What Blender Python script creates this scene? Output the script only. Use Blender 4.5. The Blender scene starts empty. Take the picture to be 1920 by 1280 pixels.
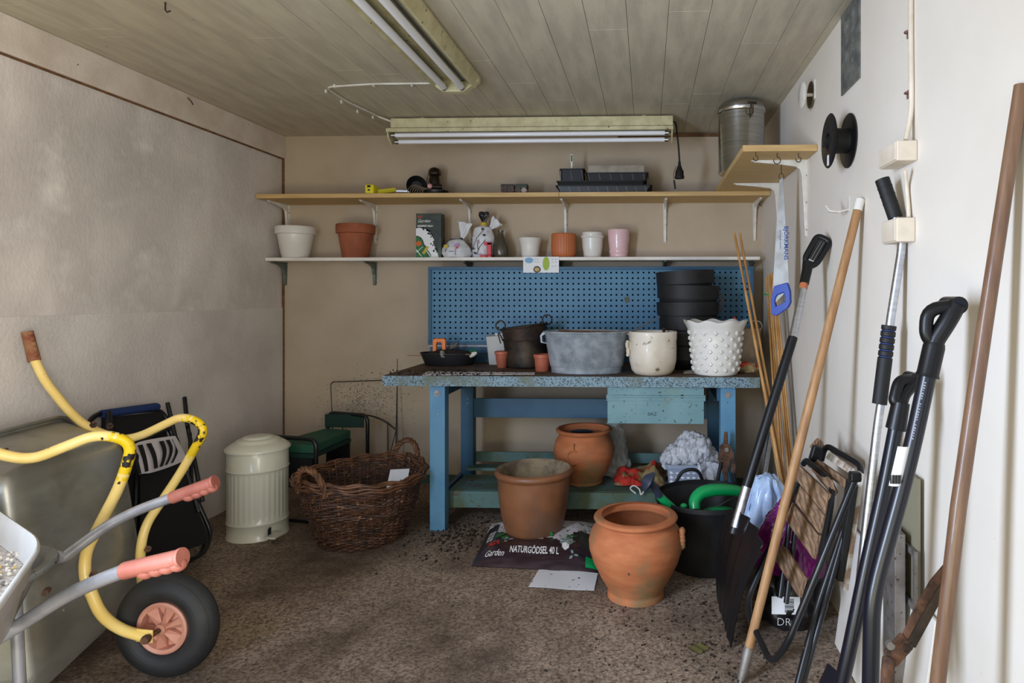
import bpy, math, random
from mathutils import Vector as V, Matrix, Quaternion
random.seed(7)
PI = math.pi
sc = bpy.context.scene
# ------------------------------------------------------------------ camera
F, PX, PY, YAW, EYE = 1200.0, 1169.0, 554.0, math.atan(0.037), 1.30
cd = bpy.data.cameras.new('camera'); cam = bpy.data.objects.new('camera', cd)
sc.collection.objects.link(cam); sc.camera = cam
cd.sensor_width = 36.0; cd.lens = F / 1920 * 36
cd.shift_x = (960 - PX) / 1920; cd.shift_y = -(640 - PY) / 1920
cd.clip_start = 0.05
cam.location = (0, 0, EYE); cam.rotation_euler = (PI / 2, 0, YAW)
# ------------------------------------------------------------------ world, daylight through the open door behind and to the left, plus an added wall fill
w = bpy.data.worlds.new('world'); sc.world = w; w.use_nodes = True
bg = w.node_tree.nodes['Background']; bg.inputs[0].default_value = (0.62, 0.76, 1.0, 1); bg.inputs[1].default_value = 1.1
def area(name, loc, target, sx, sy, power, col, spread=180):
    d = bpy.data.lights.new(name, 'AREA'); d.shape = 'RECTANGLE'; d.size = sx; d.size_y = sy
    d.energy = power; d.color = col; d.spread = math.radians(spread)
    o = bpy.data.objects.new(name, d); sc.collection.objects.link(o)
    o.location = loc; o.rotation_euler = (V(target) - V(loc)).to_track_quat('-Z', 'Y').to_euler()
    return o
area('door_daylight', (-1.75, 0.15, 1.25), (0.8, 2.3, 0.55), 0.42, 1.7, 62, (0.63, 0.76, 1.0), 125)
area('doorway_sky', (-0.2, -1.25, 1.25), (-1.3, 2.5, 0.95), 1.9, 1.9, 8, (0.90, 0.93, 1.0))
area('left_wall_fill', (0.35, -0.5, 1.35), (-2.5, 0.9, 1.5), 0.9, 1.8, 34, (1.0, 0.95, 0.90), 84)  # warm fill added to brighten the near end of the left wall
area('lawn_bounce', (-0.9, -0.7, 0.12), (-0.5, 2.2, 2.4), 2.4, 0.8, 40, (0.98, 0.90, 0.50))
sc.view_settings.view_transform = 'Standard'; sc.view_settings.look = 'None'
sc.view_settings.gamma = 1; sc.view_settings.exposure = 0.0; sc.view_settings.use_curve_mapping = False
sc.cycles.max_bounces = 8; sc.cycles.diffuse_bounces = 5; sc.cycles.glossy_bounces = 4
sc.cycles.transmission_bounces = 6; sc.cycles.transparent_max_bounces = 12
sc.cycles.caustics_reflective = False; sc.cycles.caustics_refractive = False
sc.cycles.use_denoising = True
# ------------------------------------------------------------------ reading the room: a picture point on a known plane
cF = V((-math.sin(YAW), math.cos(YAW), 0)); cR = V((math.cos(YAW), math.sin(YAW), 0)); cO = V((0, 0, EYE))
def ray(px, py): return cF * F + cR * (px - PX) + V((0, 0, 1)) * (PY - py)
def at(px, py, Y): d = ray(px, py); return cO + d * (Y / d.y)
def onx(px, py, X): d = ray(px, py); return cO + d * (X / d.x)
def onz(px, py, Z): d = ray(px, py); return cO + d * ((Z - EYE) / d.z)
YB = 4.40
XL = at(530, 600, YB).x; XR = at(1428, 600, YB).x; ZC = 2.415; Y0 = -1.3
# ------------------------------------------------------------------ mesh builder
def frame(t):
    t = t.normalized(); a = V((0, 0, 1)) if abs(t.z) < .9 else V((1, 0, 0))
    u = t.cross(a).normalized(); return u, t.cross(u).normalized()
class M:
    def __init__(s): s.v = []; s.f = []; s.mi = []; s.k = 0
    def add(s, vs, fs):
        n = len(s.v); s.v += [V(p) for p in vs]
        for f in fs: s.f.append([i + n for i in f]); s.mi.append(s.k)
        return s
    def box(s, c, d, R=None):
        c = V(c); vs = []
        for z in (-1, 1):
            for y in (-1, 1):
                for x in (-1, 1):
                    p = V((x * d[0] / 2, y * d[1] / 2, z * d[2] / 2)); vs.append(c + (R @ p if R else p))
        return s.add(vs, [(0, 2, 3, 1), (4, 5, 7, 6), (0, 1, 5, 4), (2, 6, 7, 3), (0, 4, 6, 2), (1, 3, 7, 5)])
    def bb(s, a, b): return s.box([(a[i] + b[i]) / 2 for i in range(3)], [abs(a[i] - b[i]) for i in range(3)])
    def bar(s, p0, p1, w, h, up=None):       # square bar from p0 to p1
        p0, p1 = V(p0), V(p1); t = (p1 - p0).normalized()
        if up is None: u, n = frame(t)
        else: u = t.cross(V(up)).normalized(); n = u.cross(t).normalized()
        vs = [p + u * (a * w / 2) + n * (b * h / 2) for p in (p0, p1) for a, b in ((-1, -1), (1, -1), (1, 1), (-1, 1))]
        return s.add(vs, [(3, 2, 1, 0), (4, 5, 6, 7), (0, 1, 5, 4), (1, 2, 6, 5), (2, 3, 7, 6), (3, 0, 4, 7)])
    def rings(s, rs, closed=True, cap0=True, cap1=True, loop=False):
        n = len(rs[0]); m = len(rs); vs = [p for r in rs for p in r]; fs = []
        for i in range(m if loop else m - 1):
            j = (i + 1) % m
            for k in range(n if closed else n - 1):
                l = (k + 1) % n; fs.append((i * n + k, i * n + l, j * n + l, j * n + k))
        if closed and not loop:
            if cap0: fs.append(tuple(range(n))[::-1])
            if cap1: fs.append(tuple((m - 1) * n + k for k in range(n)))
        return s.add(vs, fs)
    def tube(s, pts, r, n=10, closed=False, caps=True, flat=1.0):
        pts = [V(p) for p in pts]; m = len(pts); rr = r if isinstance(r, (list, tuple)) else [r] * m
        rs = []; u = None
        for i in range(m):
            if closed: t = (pts[(i + 1) % m] - pts[i - 1])
            else: t = pts[min(i + 1, m - 1)] - pts[max(i - 1, 0)]
            if t.length < 1e-9: t = V((0, 0, 1))
            t.normalize()
            if u is None: u, _ = frame(t)
            else:
                u = u - t * u.dot(t)
                if u.length < 1e-6: u, _ = frame(t)
                u.normalize()
            b = t.cross(u)
            rs.append([pts[i] + (u * math.cos(2 * PI * k / n) + b * math.sin(2 * PI * k / n) * flat) * rr[i] for k in range(n)])
        return s.rings(rs, loop=closed, cap0=caps, cap1=caps)
    def cyl(s, p0, p1, r0, r1=None, n=24, caps=True): return s.tube([p0, p1], [r0, r0 if r1 is None else r1], n, caps=caps)
    def lathe(s, prof, c, n=48, fn=None, ax=None, sy=1.0, cap0=False, cap1=False, rot=0):
        c = V(c); rs = []
        for j, (r, z) in enumerate(prof):
            ring = []
            for k in range(n):
                a = 2 * PI * k / n + rot; rr, zz = (r, z) if fn is None else fn(r, z, a)
                p = V((rr * math.cos(a), rr * math.sin(a) * sy, zz)); ring.append(c + (ax @ p if ax else p))
            rs.append(ring)
        return s.rings(rs, cap0=cap0, cap1=cap1)
    def prism(s, poly, th, org, u, v):       # 2-D outline extruded by th along u x v
        org, u, v = V(org), V(u).normalized(), V(v).normalized(); n = u.cross(v).normalized(); m = len(poly)
        a = [org + u * x + v * y - n * th / 2 for x, y in poly]; b = [p + n * th for p in a]
        fs = [tuple(range(m))[::-1], tuple(range(m, 2 * m))] + [(i, (i + 1) % m, m + (i + 1) % m, m + i) for i in range(m)]
        return s.add(a + b, fs)
    def ball(s, c, r, n=16, m=10, sc_=(1, 1, 1)):
        c = V(c); rs = []
        for i in range(m + 1):
            th = PI * i / m; rs.append([c + V((r * math.sin(th) * math.cos(2 * PI * k / n) * sc_[0], r * math.sin(th) * math.sin(2 * PI * k / n) * sc_[1], -r * math.cos(th) * sc_[2])) for k in range(n)])
        return s.rings(rs, cap0=False, cap1=False)
    def grid(s, fn, nu, nv, th=0.0):
        vs = [V(fn(i / nu, j / nv)) for j in range(nv + 1) for i in range(nu + 1)]; W = nu + 1
        fs = [(j * W + i, j * W + i + 1, (j + 1) * W + i + 1, (j + 1) * W + i) for j in range(nv) for i in range(nu)]
        if th:
            N = len(vs); nr = [V((0, 0, 0)) for _ in vs]
            for f in fs:
                q = (vs[f[1]] - vs[f[0]]).cross(vs[f[3]] - vs[f[0]])
                for i in f: nr[i] += q
            vs += [p - q.normalized() * th for p, q in zip(vs, nr)]
            b = [tuple(i + N for i in f[::-1]) for f in fs]
            rim = [i for i in range(nu + 1)] + [j * W + nu for j in range(1, nv + 1)] + [nv * W + i for i in range(nu - 1, -1, -1)] + [j * W for j in range(nv - 1, 0, -1)]
            b += [(rim[i], rim[i] + N, rim[(i + 1) % len(rim)] + N, rim[(i + 1) % len(rim)]) for i in range(len(rim))]
            fs += b
        return s.add(vs, fs)
    def build(s, name, mats, parent=None, smooth=True, ang=40, bevel=0, sub=0, seg=2, keep=None):
        me = bpy.data.meshes.new(name)
        if parent is not None: inv = WM[parent.name].inverted()
        elif keep is not None: inv = Matrix.Translation(-V(keep))
        else:
            xs = [p.x for p in s.v]; ys = [p.y for p in s.v]; zs = [p.z for p in s.v]
            base = V(((min(xs) + max(xs)) / 2, (min(ys) + max(ys)) / 2, min(zs))); inv = Matrix.Translation(-base)
        me.from_pydata([inv @ p for p in s.v], [], s.f)
        for m_ in (mats if isinstance(mats, (list, tuple)) else [mats]): me.materials.append(m_)
        me.polygons.foreach_set('material_index', s.mi)
        if smooth:
            me.polygons.foreach_set('use_smooth', [True] * len(s.f)); me.set_sharp_from_angle(angle=math.radians(ang))
        me.update()
        o = bpy.data.objects.new(name, me); sc.collection.objects.link(o)
        if parent is not None: o.parent = parent; WM[o.name] = WM[parent.name].copy()
        else: o.location = inv.inverted().translation; WM[o.name] = inv.inverted()
        if bevel:
            b = o.modifiers.new('bevel', 'BEVEL'); b.width = bevel; b.segments = seg; b.limit_method = 'ANGLE'; b.angle_limit = math.radians(35)
        if sub:
            q = o.modifiers.new('sub', 'SUBSURF'); q.levels = sub; q.render_levels = sub
        return o
def crumple(o, st=.02, size=.08, sub_=1):
    if sub_: q = o.modifiers.new('sub', 'SUBSURF'); q.subdivision_type = 'SIMPLE'; q.levels = q.render_levels = sub_
    for k, (s_, z_, ty) in enumerate(((st, size, 'VORONOI'), (st * .5, size * .4, 'VORONOI'))):
        t_ = bpy.data.textures.new('crumple', ty); t_.noise_scale = z_; t_.distance_metric = 'DISTANCE' if k == 0 else 'MANHATTAN'
        q = o.modifiers.new('crumple', 'DISPLACE'); q.texture = t_; q.strength = s_; q.mid_level = .45; q.texture_coords = 'LOCAL'
    return o
WM = {}
def islands(m, name, mats, parent, **k):     # every loose piece becomes a part of its own
    n = len(m.v); p = list(range(n))
    def fd(i):
        while p[i] != i: p[i] = p[p[i]]; i = p[i]
        return i
    for f in m.f:
        a = fd(f[0])
        for i in f[1:]: p[fd(i)] = a
    g = {}
    for f, mi in zip(m.f, m.mi): g.setdefault(fd(f[0]), []).append((f, mi))
    out = []
    for fs in g.values():
        q = M(); mp_ = {}
        for f, mi in fs:
            for i in f:
                if i not in mp_: mp_[i] = len(q.v); q.v.append(m.v[i])
            q.f.append([mp_[i] for i in f]); q.mi.append(mi)
        out.append(q.build(name, mats, parent, **k))
    return out
def tag(o, label, cat, group=None, kind=None):
    if label: o['label'] = label
    if cat: o['category'] = cat
    if group: o['group'] = group
    if kind: o['kind'] = kind
    return o
def thing(name, label, cat, loc, group=None):
    o = bpy.data.objects.new(name, None); sc.collection.objects.link(o); o.location = V(loc); o.empty_display_size = .05
    WM[o.name] = Matrix.Translation(V(loc)); return tag(o, label, cat, group)
def struct(o): o['kind'] = 'structure'; return o
def dup(root, loc, label=None):
    r = root.copy(); sc.collection.objects.link(r); r.location = V(loc)
    if label: r['label'] = label
    for ch in list(root.children):
        c = ch.copy(); sc.collection.objects.link(c); c.parent = r
        for g in list(ch.children):
            d = g.copy(); sc.collection.objects.link(d); d.parent = c
    return r
def fillet(pts, r, n=6, closed=False):
    pts = [V(p) for p in pts]; out = []; m = len(pts)
    for i in range(m):
        if not closed and i in (0, m - 1): out.append(pts[i]); continue
        p, a, b = pts[i], pts[i - 1], pts[(i + 1) % m]
        da, db = (a - p), (b - p); q = min(r, da.length * .49, db.length * .49)
        s0, s1 = p + da.normalized() * q, p + db.normalized() * q
        for k in range(n + 1):
            t = k / n; out.append(s0 * (1 - t) ** 2 + p * 2 * t * (1 - t) + s1 * t * t)
    return out
def resample(pts, n):
    pts = [V(p) for p in pts]; L = [0]
    for i in range(1, len(pts)): L.append(L[-1] + (pts[i] - pts[i - 1]).length)
    out = []
    for k in range(n):
        t = L[-1] * k / (n - 1); i = 1
        while i < len(L) - 1 and L[i] < t: i += 1
        out.append(pts[i - 1].lerp(pts[i], (t - L[i - 1]) / max(1e-9, L[i] - L[i - 1])))
    return out
def spline(pts, n=8):
    pts = [V(p) for p in pts]; out = []; P = [pts[0] * 2 - pts[1]] + pts + [pts[-1] * 2 - pts[-2]]
    for i in range(1, len(P) - 2):
        for k in range(n):
            t = k / n; a, b, c, d = P[i - 1:i + 3]
            out.append(0.5 * ((2 * b) + (c - a) * t + (2 * a - 5 * b + 4 * c - d) * t * t + (3 * b - a - 3 * c + d) * t ** 3))
    return out + [pts[-1]]
def text_mesh(txt, size, shear=0.0, bold=0.0):
    cu = bpy.data.curves.new('lettering', 'FONT'); cu.body = txt; cu.size = size; cu.shear = shear; cu.offset = bold; cu.resolution_u = 3
    ob = bpy.data.objects.new('lettering', cu); me = ob.to_mesh()
    vs = [v.co.copy() for v in me.vertices]; fs = [tuple(p.vertices) for p in me.polygons]
    ob.to_mesh_clear(); bpy.data.objects.remove(ob); bpy.data.curves.remove(cu); return vs, fs
def text_on(m, txt, size, org, u, v, shear=0, bold=0, lift=.0006, map_=None):
    vs, fs = text_mesh(txt, size, shear, bold); u, v = V(u).normalized(), V(v).normalized(); n = u.cross(v)
    return m.add([(map_(p.x, p.y) if map_ else V(org) + u * p.x + v * p.y + n * lift) for p in vs], fs)
# ------------------------------------------------------------------ materials
def lin(c): return tuple(((x / 12.92) if x <= .04045 else ((x + .055) / 1.055) ** 2.4) for x in [k / 255 for k in c]) + (1,)
def mat(name, c, rough=.6, metal=0, c2=None, sc_=8, st=(1, 1, 1), detail=4, lo=.38, hi=.62, spots=None, sp_sc=30, sp_lo=.62, sp_hi=.66,
        bump=0, b_sc=60, b_st=None, spec=.5, coat=0, trans=0, alpha=1, sss=0, r2=None, ior=1.45, wave=None, big=None, big_sc=1.5, big_lo=.5, big_hi=.7, coord='Object'):
    m = bpy.data.materials.new(name); m.use_nodes = True; nt = m.node_tree; N = nt.nodes; L = nt.links; b = N['Principled BSDF']
    b.inputs['Roughness'].default_value = rough; b.inputs['Metallic'].default_value = metal; b.inputs['Specular IOR Level'].default_value = spec
    b.inputs['Coat Weight'].default_value = coat; b.inputs['Transmission Weight'].default_value = trans; b.inputs['Alpha'].default_value = alpha; b.inputs['IOR'].default_value = ior
    b.inputs['Base Color'].default_value = lin(c)
    tc = N.new('ShaderNodeTexCoord')
    def mp(s):
        q = N.new('ShaderNodeMapping'); L.new(tc.outputs[coord], q.inputs[0]); q.inputs['Scale'].default_value = s; return q.outputs[0]
    def noise(s, st_, det=4, rg=.55):
        q = N.new('ShaderNodeTexNoise'); q.inputs['Scale'].default_value = s; q.inputs['Detail'].default_value = det; q.inputs['Roughness'].default_value = rg
        L.new(mp(st_), q.inputs['Vector']); return q.outputs['Fac']
    def ramp(src, lo_, hi_):
        q = N.new('ShaderNodeMapRange'); L.new(src, q.inputs[0]); q.inputs[1].default_value = lo_; q.inputs[2].default_value = hi_; return q.outputs[0]
    def mix(f, A, B):
        q = N.new('ShaderNodeMix'); q.data_type = 'RGBA'; L.new(f, q.inputs[0])
        for i, x in ((6, A), (7, B)):
            if isinstance(x, tuple): q.inputs[i].default_value = x
            else: L.new(x, q.inputs[i])
        return q.outputs[2]
    col = lin(c)
    if c2: f = ramp(noise(sc_, st, detail), lo, hi); col = mix(f, col, lin(c2))
    if c2 and r2 is not None:
        q = N.new('ShaderNodeMapRange'); L.new(f, q.inputs[0]); q.inputs[3].default_value = rough; q.inputs[4].default_value = r2; L.new(q.outputs[0], b.inputs['Roughness'])
    if wave:      # wood rings: (scale, stretch, colour, distortion)
        q = N.new('ShaderNodeTexWave'); q.inputs['Scale'].default_value = wave[0]; q.inputs['Distortion'].default_value = wave[3]; q.inputs['Detail'].default_value = 3
        q.inputs['Detail Scale'].default_value = 1.2; q.bands_direction = wave[4] if len(wave) > 4 else 'Z'
        L.new(mp(wave[1]), q.inputs['Vector']); col = mix(ramp(q.outputs['Fac'], .35, 1.0), col, lin(wave[2]))
    if big: col = mix(ramp(noise(big_sc, (1, 1, 1), 5, .6), big_lo, big_hi), col, lin(big))
    if spots: col = mix(ramp(noise(sp_sc, (1, 1, 1), 3, .6), sp_lo, sp_hi), col, lin(spots))
    if not isinstance(col, tuple): L.new(col, b.inputs['Base Color'])
    if bump:
        q = N.new('ShaderNodeBump'); q.inputs['Strength'].default_value = bump; q.inputs['Distance'].default_value = .004
        L.new(noise(b_sc, b_st or st, 5, .6), q.inputs['Height']); L.new(q.outputs[0], b.inputs['Normal'])
    m['nt'] = 1
    return m
MT = {}
MT['wall_back'] = mat('beige_board', (186, 168, 144), .75, c2=(178, 160, 136), sc_=3, bump=.15, b_sc=90, spots=(120, 100, 78), sp_sc=55, sp_lo=.78, sp_hi=.8)
MT['wall_left'] = mat('grey_white_render', (214, 206, 198), .8, c2=(198, 189, 181), sc_=4, st=(1, 1, .6), big=(172, 166, 160), big_sc=1.0, big_lo=.44, big_hi=.74, bump=.6, b_sc=60, spots=(222, 216, 208), sp_sc=4, sp_lo=.55, sp_hi=.8)
MT['wall_left_low'] = mat('pale_smooth_render', (208, 201, 194), .8, c2=(194, 187, 180), sc_=3, bump=.8, b_sc=60)
MT['wall_right'] = mat('white_board', (224, 216, 204), .6, c2=(216, 207, 193), sc_=1.2, bump=.12, b_sc=40, spots=(170, 150, 125), sp_sc=28, sp_lo=.77, sp_hi=.79)
MT['beam'] = mat('limewashed_beam', (206, 194, 182), .8, c2=(192, 178, 164), sc_=6, bump=.4, b_sc=80, spots=(90, 76, 62), sp_sc=26, sp_lo=.72, sp_hi=.74)
MT['ceil'] = mat('painted_ceiling_board', (196, 188, 166), .6, c2=(180, 171, 153), sc_=3.5, st=(5, .8, 1), spots=(132, 116, 96), sp_sc=14, sp_lo=.7, sp_hi=.76, bump=.25, b_sc=12, b_st=(22, 1, 1))
MT['seam'] = mat('dark_board_seam', (48, 40, 32), .9)
MT['brown_strip'] = mat('brown_wood_strip', (118, 82, 48), .7, c2=(90, 60, 34), sc_=20)
MT['floor'] = mat('dirty_concrete', (168, 148, 128), .85, c2=(108, 90, 74), sc_=85, detail=8, lo=.38, hi=.62, big=(72, 55, 41), big_sc=1.7, big_lo=.42, big_hi=.68, spots=(66, 54, 44), sp_sc=75, sp_lo=.57, sp_hi=.68, bump=1.0, b_sc=110)
MT['pine'] = mat('pine_board', (206, 174, 118), .55, c2=(194, 160, 104), sc_=4, st=(1, 12, 12), wave=(3, (1, 10, 10), (186, 152, 100), 4, 'Y'))
MT['pine_under'] = MT['pine']
MT['white_board'] = mat('white_laminate', (226, 220, 210), .45, c2=(214, 206, 194), sc_=5, spots=(120, 100, 80), sp_sc=40, sp_lo=.75, sp_hi=.77)
MT['white_metal'] = mat('white_enamel_metal', (220, 216, 206), .4, c2=(206, 200, 188), sc_=20)
MT['cream_metal'] = mat('aged_cream_metal', (206, 198, 158), .5, c2=(186, 176, 136), sc_=14, spots=(104, 84, 50), sp_sc=34, sp_lo=.66, sp_hi=.7)
MT['tube_glass'] = mat('fluorescent_glass', (232, 232, 236), .2, spec=.6)
MT['grey_steel'] = mat('grey_steel', (112, 118, 108), .5, metal=.4, c2=(92, 98, 90), sc_=20)
MT['steel'] = mat('brushed_steel', (190, 188, 182), .22, metal=1, c2=(170, 168, 162), sc_=5, st=(1, 1, 20))
MT['alu'] = mat('aluminium', (205, 208, 214), .32, metal=1, c2=(185, 188, 194), sc_=20, st=(1, 1, 8))
MT['dull_alu'] = mat('dull_aluminium', (150, 145, 140), .5, metal=.7, c2=(125, 118, 110), sc_=15, spots=(80, 66, 54), sp_sc=40)
MT['rust'] = mat('rusty_iron', (112, 78, 56), .8, metal=.3, c2=(62, 46, 38), sc_=30, bump=.5, b_sc=80)
MT['dark_iron'] = mat('dark_wrought_iron', (44, 38, 34), .55, metal=.6, c2=(78, 66, 54), sc_=10, bump=.3, b_sc=60)
MT['black'] = mat('black_plastic', (15, 15, 17), .38, spec=.4)
MT['black_matte'] = mat('black_rubber', (15, 15, 16), .62, c2=(24, 23, 22), sc_=14)
MT['black_fabric'] = mat('black_mesh_fabric', (16, 16, 18), .9, bump=.3, b_sc=300)
MT['black_metal'] = mat('black_painted_tube', (20, 21, 24), .3, spec=.5, spots=(120, 116, 110), sp_sc=60, sp_lo=.74, sp_hi=.76)
MT['gloss_brown'] = mat('dark_brown_glaze', (32, 17, 12), .12, coat=.5)
MT['terra'] = mat('terracotta_clay', (180, 110, 68), .8, c2=(164, 94, 56), sc_=7, st=(1, 1, 3), big=(128, 102, 68), big_sc=4, big_lo=.48, big_hi=.66, bump=.3, b_sc=50, spots=(84, 62, 44), sp_sc=22, sp_lo=.72, sp_hi=.76)
MT['terra_d'] = mat('terracotta_old', (156, 88, 58), .75, c2=(134, 72, 46), sc_=8, bump=.2, b_sc=60)
MT['terra_pl'] = mat('terracotta_plastic', (166, 90, 66), .5)
MT['brown_gl'] = mat('brown_glazed_clay', (134, 88, 58), .42, c2=(112, 72, 48), sc_=5, big=(104, 78, 62), big_sc=4, big_lo=.5, big_hi=.7, bump=.1, b_sc=30)
MT['grey_inner'] = mat('limescaled_clay', (150, 132, 104), .85, c2=(104, 88, 70), sc_=14, bump=.3)
MT['orange_cer'] = mat('orange_ceramic', (184, 104, 60), .45)
MT['white_cer'] = mat('white_ceramic', (218, 214, 206), .3, coat=.2)
MT['aged_cer'] = mat('aged_white_ceramic', (214, 204, 188), .45, c2=(196, 182, 160), sc_=6, spots=(84, 68, 50), sp_sc=22, sp_lo=.62, sp_hi=.68, coat=.2)
MT['beige_cer'] = mat('stained_beige_ceramic', (170, 152, 132), .5, c2=(140, 120, 100), sc_=9)
MT['pink_cer'] = mat('pink_ceramic', (222, 184, 186), .22, coat=.3)
MT['vase'] = mat('smoky_grey_glass', (72, 66, 54), .18, coat=.4)
MT['blue'] = mat('blue_enamel', (62, 110, 140), .5, c2=(70, 120, 148), sc_=6, spots=(52, 74, 90), sp_sc=32, sp_lo=.68, sp_hi=.72)
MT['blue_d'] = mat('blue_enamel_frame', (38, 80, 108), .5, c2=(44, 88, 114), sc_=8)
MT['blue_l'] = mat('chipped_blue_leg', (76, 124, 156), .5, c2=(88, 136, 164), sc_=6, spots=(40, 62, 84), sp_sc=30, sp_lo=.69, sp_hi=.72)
MT['teal'] = mat('faded_teal_paint', (100, 136, 142), .55, c2=(112, 146, 150), sc_=6, big=(120, 124, 92), big_sc=4, big_lo=.56, big_hi=.75, spots=(50, 54, 48), sp_sc=60, sp_lo=.63, sp_hi=.67)
MT['green_blue'] = mat('weathered_green_blue_paint', (78, 108, 106), .65, c2=(74, 88, 66), sc_=6, lo=.4, hi=.6, spots=(86, 58, 38), sp_sc=20, sp_lo=.62, sp_hi=.68)
MT['speck'] = mat('speckled_blue_edge', (122, 146, 156), .6, c2=(60, 74, 82), sc_=130, detail=2, lo=.5, hi=.6, big=(96, 104, 92), big_sc=6, big_lo=.5, big_hi=.65)
MT['bench_top'] = mat('worn_brown_worktop', (92, 70, 50), .7, c2=(62, 46, 34), sc_=8, spots=(34, 26, 20), sp_sc=22, bump=.4)
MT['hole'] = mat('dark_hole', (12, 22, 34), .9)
MT['galv'] = mat('galvanised_zinc', (164, 170, 176), .5, metal=.3, c2=(132, 140, 146), sc_=18, detail=6, spots=(206, 208, 206), sp_sc=70, sp_lo=.68, sp_hi=.72)
MT['galv_pan'] = mat('scratched_galvanised_sheet', (172, 172, 164), .4, metal=.75, c2=(144, 142, 132), sc_=3, st=(1, 1, 2), big=(120, 116, 102), big_sc=3, big_lo=.5, big_hi=.7, spots=(210, 208, 200), sp_sc=30, sp_lo=.73, sp_hi=.745, bump=.1, b_sc=12)
MT['yellow'] = mat('yellow_enamel_tube', (238, 210, 132), .35, c2=(232, 200, 112), sc_=9, spots=(166, 116, 56), sp_sc=34, sp_lo=.70, sp_hi=.78, coat=.2)
MT['yellow_worn'] = mat('strong_yellow_worn', (226, 190, 24), .4, spots=(34, 28, 22), sp_sc=26, sp_lo=.56, sp_hi=.6)
MT['pinkgrip'] = mat('faded_red_rubber_grip', (172, 106, 90), .55, c2=(156, 88, 74), sc_=12)
MT['grip_old'] = mat('dried_brown_rubber_grip', (146, 104, 72), .8, c2=(126, 70, 52), sc_=25, bump=.5)
MT['pinkrim'] = mat('salmon_plastic_rim', (198, 142, 122), .5, c2=(180, 124, 104), sc_=9)
MT['tyre'] = mat('dusty_black_tyre', (26, 27, 29), .6, c2=(40, 40, 40), sc_=6, bump=.2, b_sc=40)
MT['greytube'] = mat('grey_steel_tube', (172, 174, 180), .3, metal=.5, c2=(150, 152, 160), sc_=18)
MT['greyplast'] = mat('grey_barrow_tray', (128, 130, 130), .5, c2=(104, 106, 106), sc_=12, spots=(70, 66, 60), sp_sc=50)
MT['tub_white'] = mat('off_white_basin_plastic', (186, 186, 182), .4, c2=(176, 174, 168), sc_=6)
MT['binwhite'] = mat('cream_enamel_bin', (206, 204, 186), .32, coat=.3)
MT['wicker'] = mat('brown_willow', (86, 56, 40), .55, c2=(54, 36, 26), sc_=24, st=(1, 1, 1), spots=(158, 112, 66), sp_sc=34, sp_lo=.62, sp_hi=.7)
MT['wicker_l'] = mat('light_willow', (114, 76, 50), .55, c2=(76, 50, 34), sc_=24)
MT['green_pad'] = mat('dark_green_foam', (32, 78, 58), .75)
MT['darkgreen'] = mat('dark_green_cloth', (16, 46, 38), .85)
MT['bluecloth'] = mat('blue_cloth', (22, 48, 98), .85)
MT['wood_h'] = mat('waxed_wooden_handle', (164, 124, 82), .5, c2=(144, 104, 66), sc_=5, st=(8, 8, 1), detail=5, spots=(120, 82, 48), sp_sc=20, sp_lo=.7, sp_hi=.76)
MT['wood_h2'] = mat('brown_wooden_pole', (122, 92, 68), .42, c2=(98, 70, 50), sc_=5, st=(8, 8, 1), detail=5, coat=.2)
MT['bamboo'] = mat('bamboo_cane', (186, 140, 80), .45, c2=(160, 112, 58), sc_=6, st=(3, 3, 1))
MT['oldwood'] = mat('weathered_slat_wood', (158, 126, 96), .75, c2=(122, 96, 74), sc_=5, st=(9, 1.5, 9), wave=(5, (6, 1, 6), (104, 80, 60), 6, 'X'), spots=(118, 70, 36), sp_sc=9, sp_lo=.64, sp_hi=.72, bump=.3)
MT['oldwood_w'] = mat('flaking_white_wood', (206, 200, 190), .75, c2=(150, 126, 104), sc_=14, lo=.5, hi=.6, bump=.3)
MT['cream_box'] = mat('cream_junction_plastic', (220, 208, 190), .5, c2=(206, 192, 172), sc_=10, spots=(120, 96, 70), sp_sc=30, sp_lo=.72, sp_hi=.76)
MT['green'] = mat('bright_green_plastic', (12, 152, 82), .3, coat=.2)
MT['green_s'] = mat('green_string', (40, 112, 84), .7)
MT['yellowp'] = mat('yellow_plastic', (222, 206, 40), .4)
MT['orange'] = mat('orange_plastic', (226, 116, 22), .4)
MT['red'] = mat('red_plastic', (196, 26, 28), .4)
MT['navy'] = mat('navy_foam', (24, 38, 72), .6)
MT['bluesteel'] = mat('dark_blue_painted_shaft', (9, 12, 24), .3, spots=(80, 84, 96), sp_sc=30, sp_lo=.74, sp_hi=.78, spec=.6)
MT['sawblue'] = mat('blue_saw_plastic', (22, 64, 160), .35)
MT['blade'] = mat('saw_blade_steel', (150, 150, 146), .45, metal=.6, c2=(132, 130, 124), sc_=14, spots=(120, 96, 74), sp_sc=40, sp_lo=.7, sp_hi=.74)
MT['paper'] = mat('white_paper', (220, 220, 222), .8, spots=(36, 28, 24), sp_sc=34, sp_lo=.66, sp_hi=.68)
MT['paper_c'] = mat('clean_white_paper', (228, 228, 228), .7)
MT['ink'] = mat('dark_print', (26, 26, 30), .6)
MT['ink_w'] = mat('white_print', (232, 230, 228), .6)
MT['ink_r'] = mat('red_print', (214, 52, 40), .6)
MT['ink_g'] = mat('green_print', (54, 122, 60), .6, c2=(30, 86, 46), sc_=60)
MT['ink_lg'] = mat('lime_print', (156, 178, 60), .6)
MT['ink_lb'] = mat('light_blue_print', (122, 166, 196), .6)
MT['ink_p'] = mat('purple_print', (172, 128, 172), .6, c2=(206, 176, 204), sc_=60)
MT['ink_y'] = mat('yellow_print', (190, 164, 46), .6)
MT['ink_b'] = mat('blue_print', (24, 60, 130), .6)
MT['ink_gy'] = mat('grey_green_print', (128, 148, 142), .6)
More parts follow.
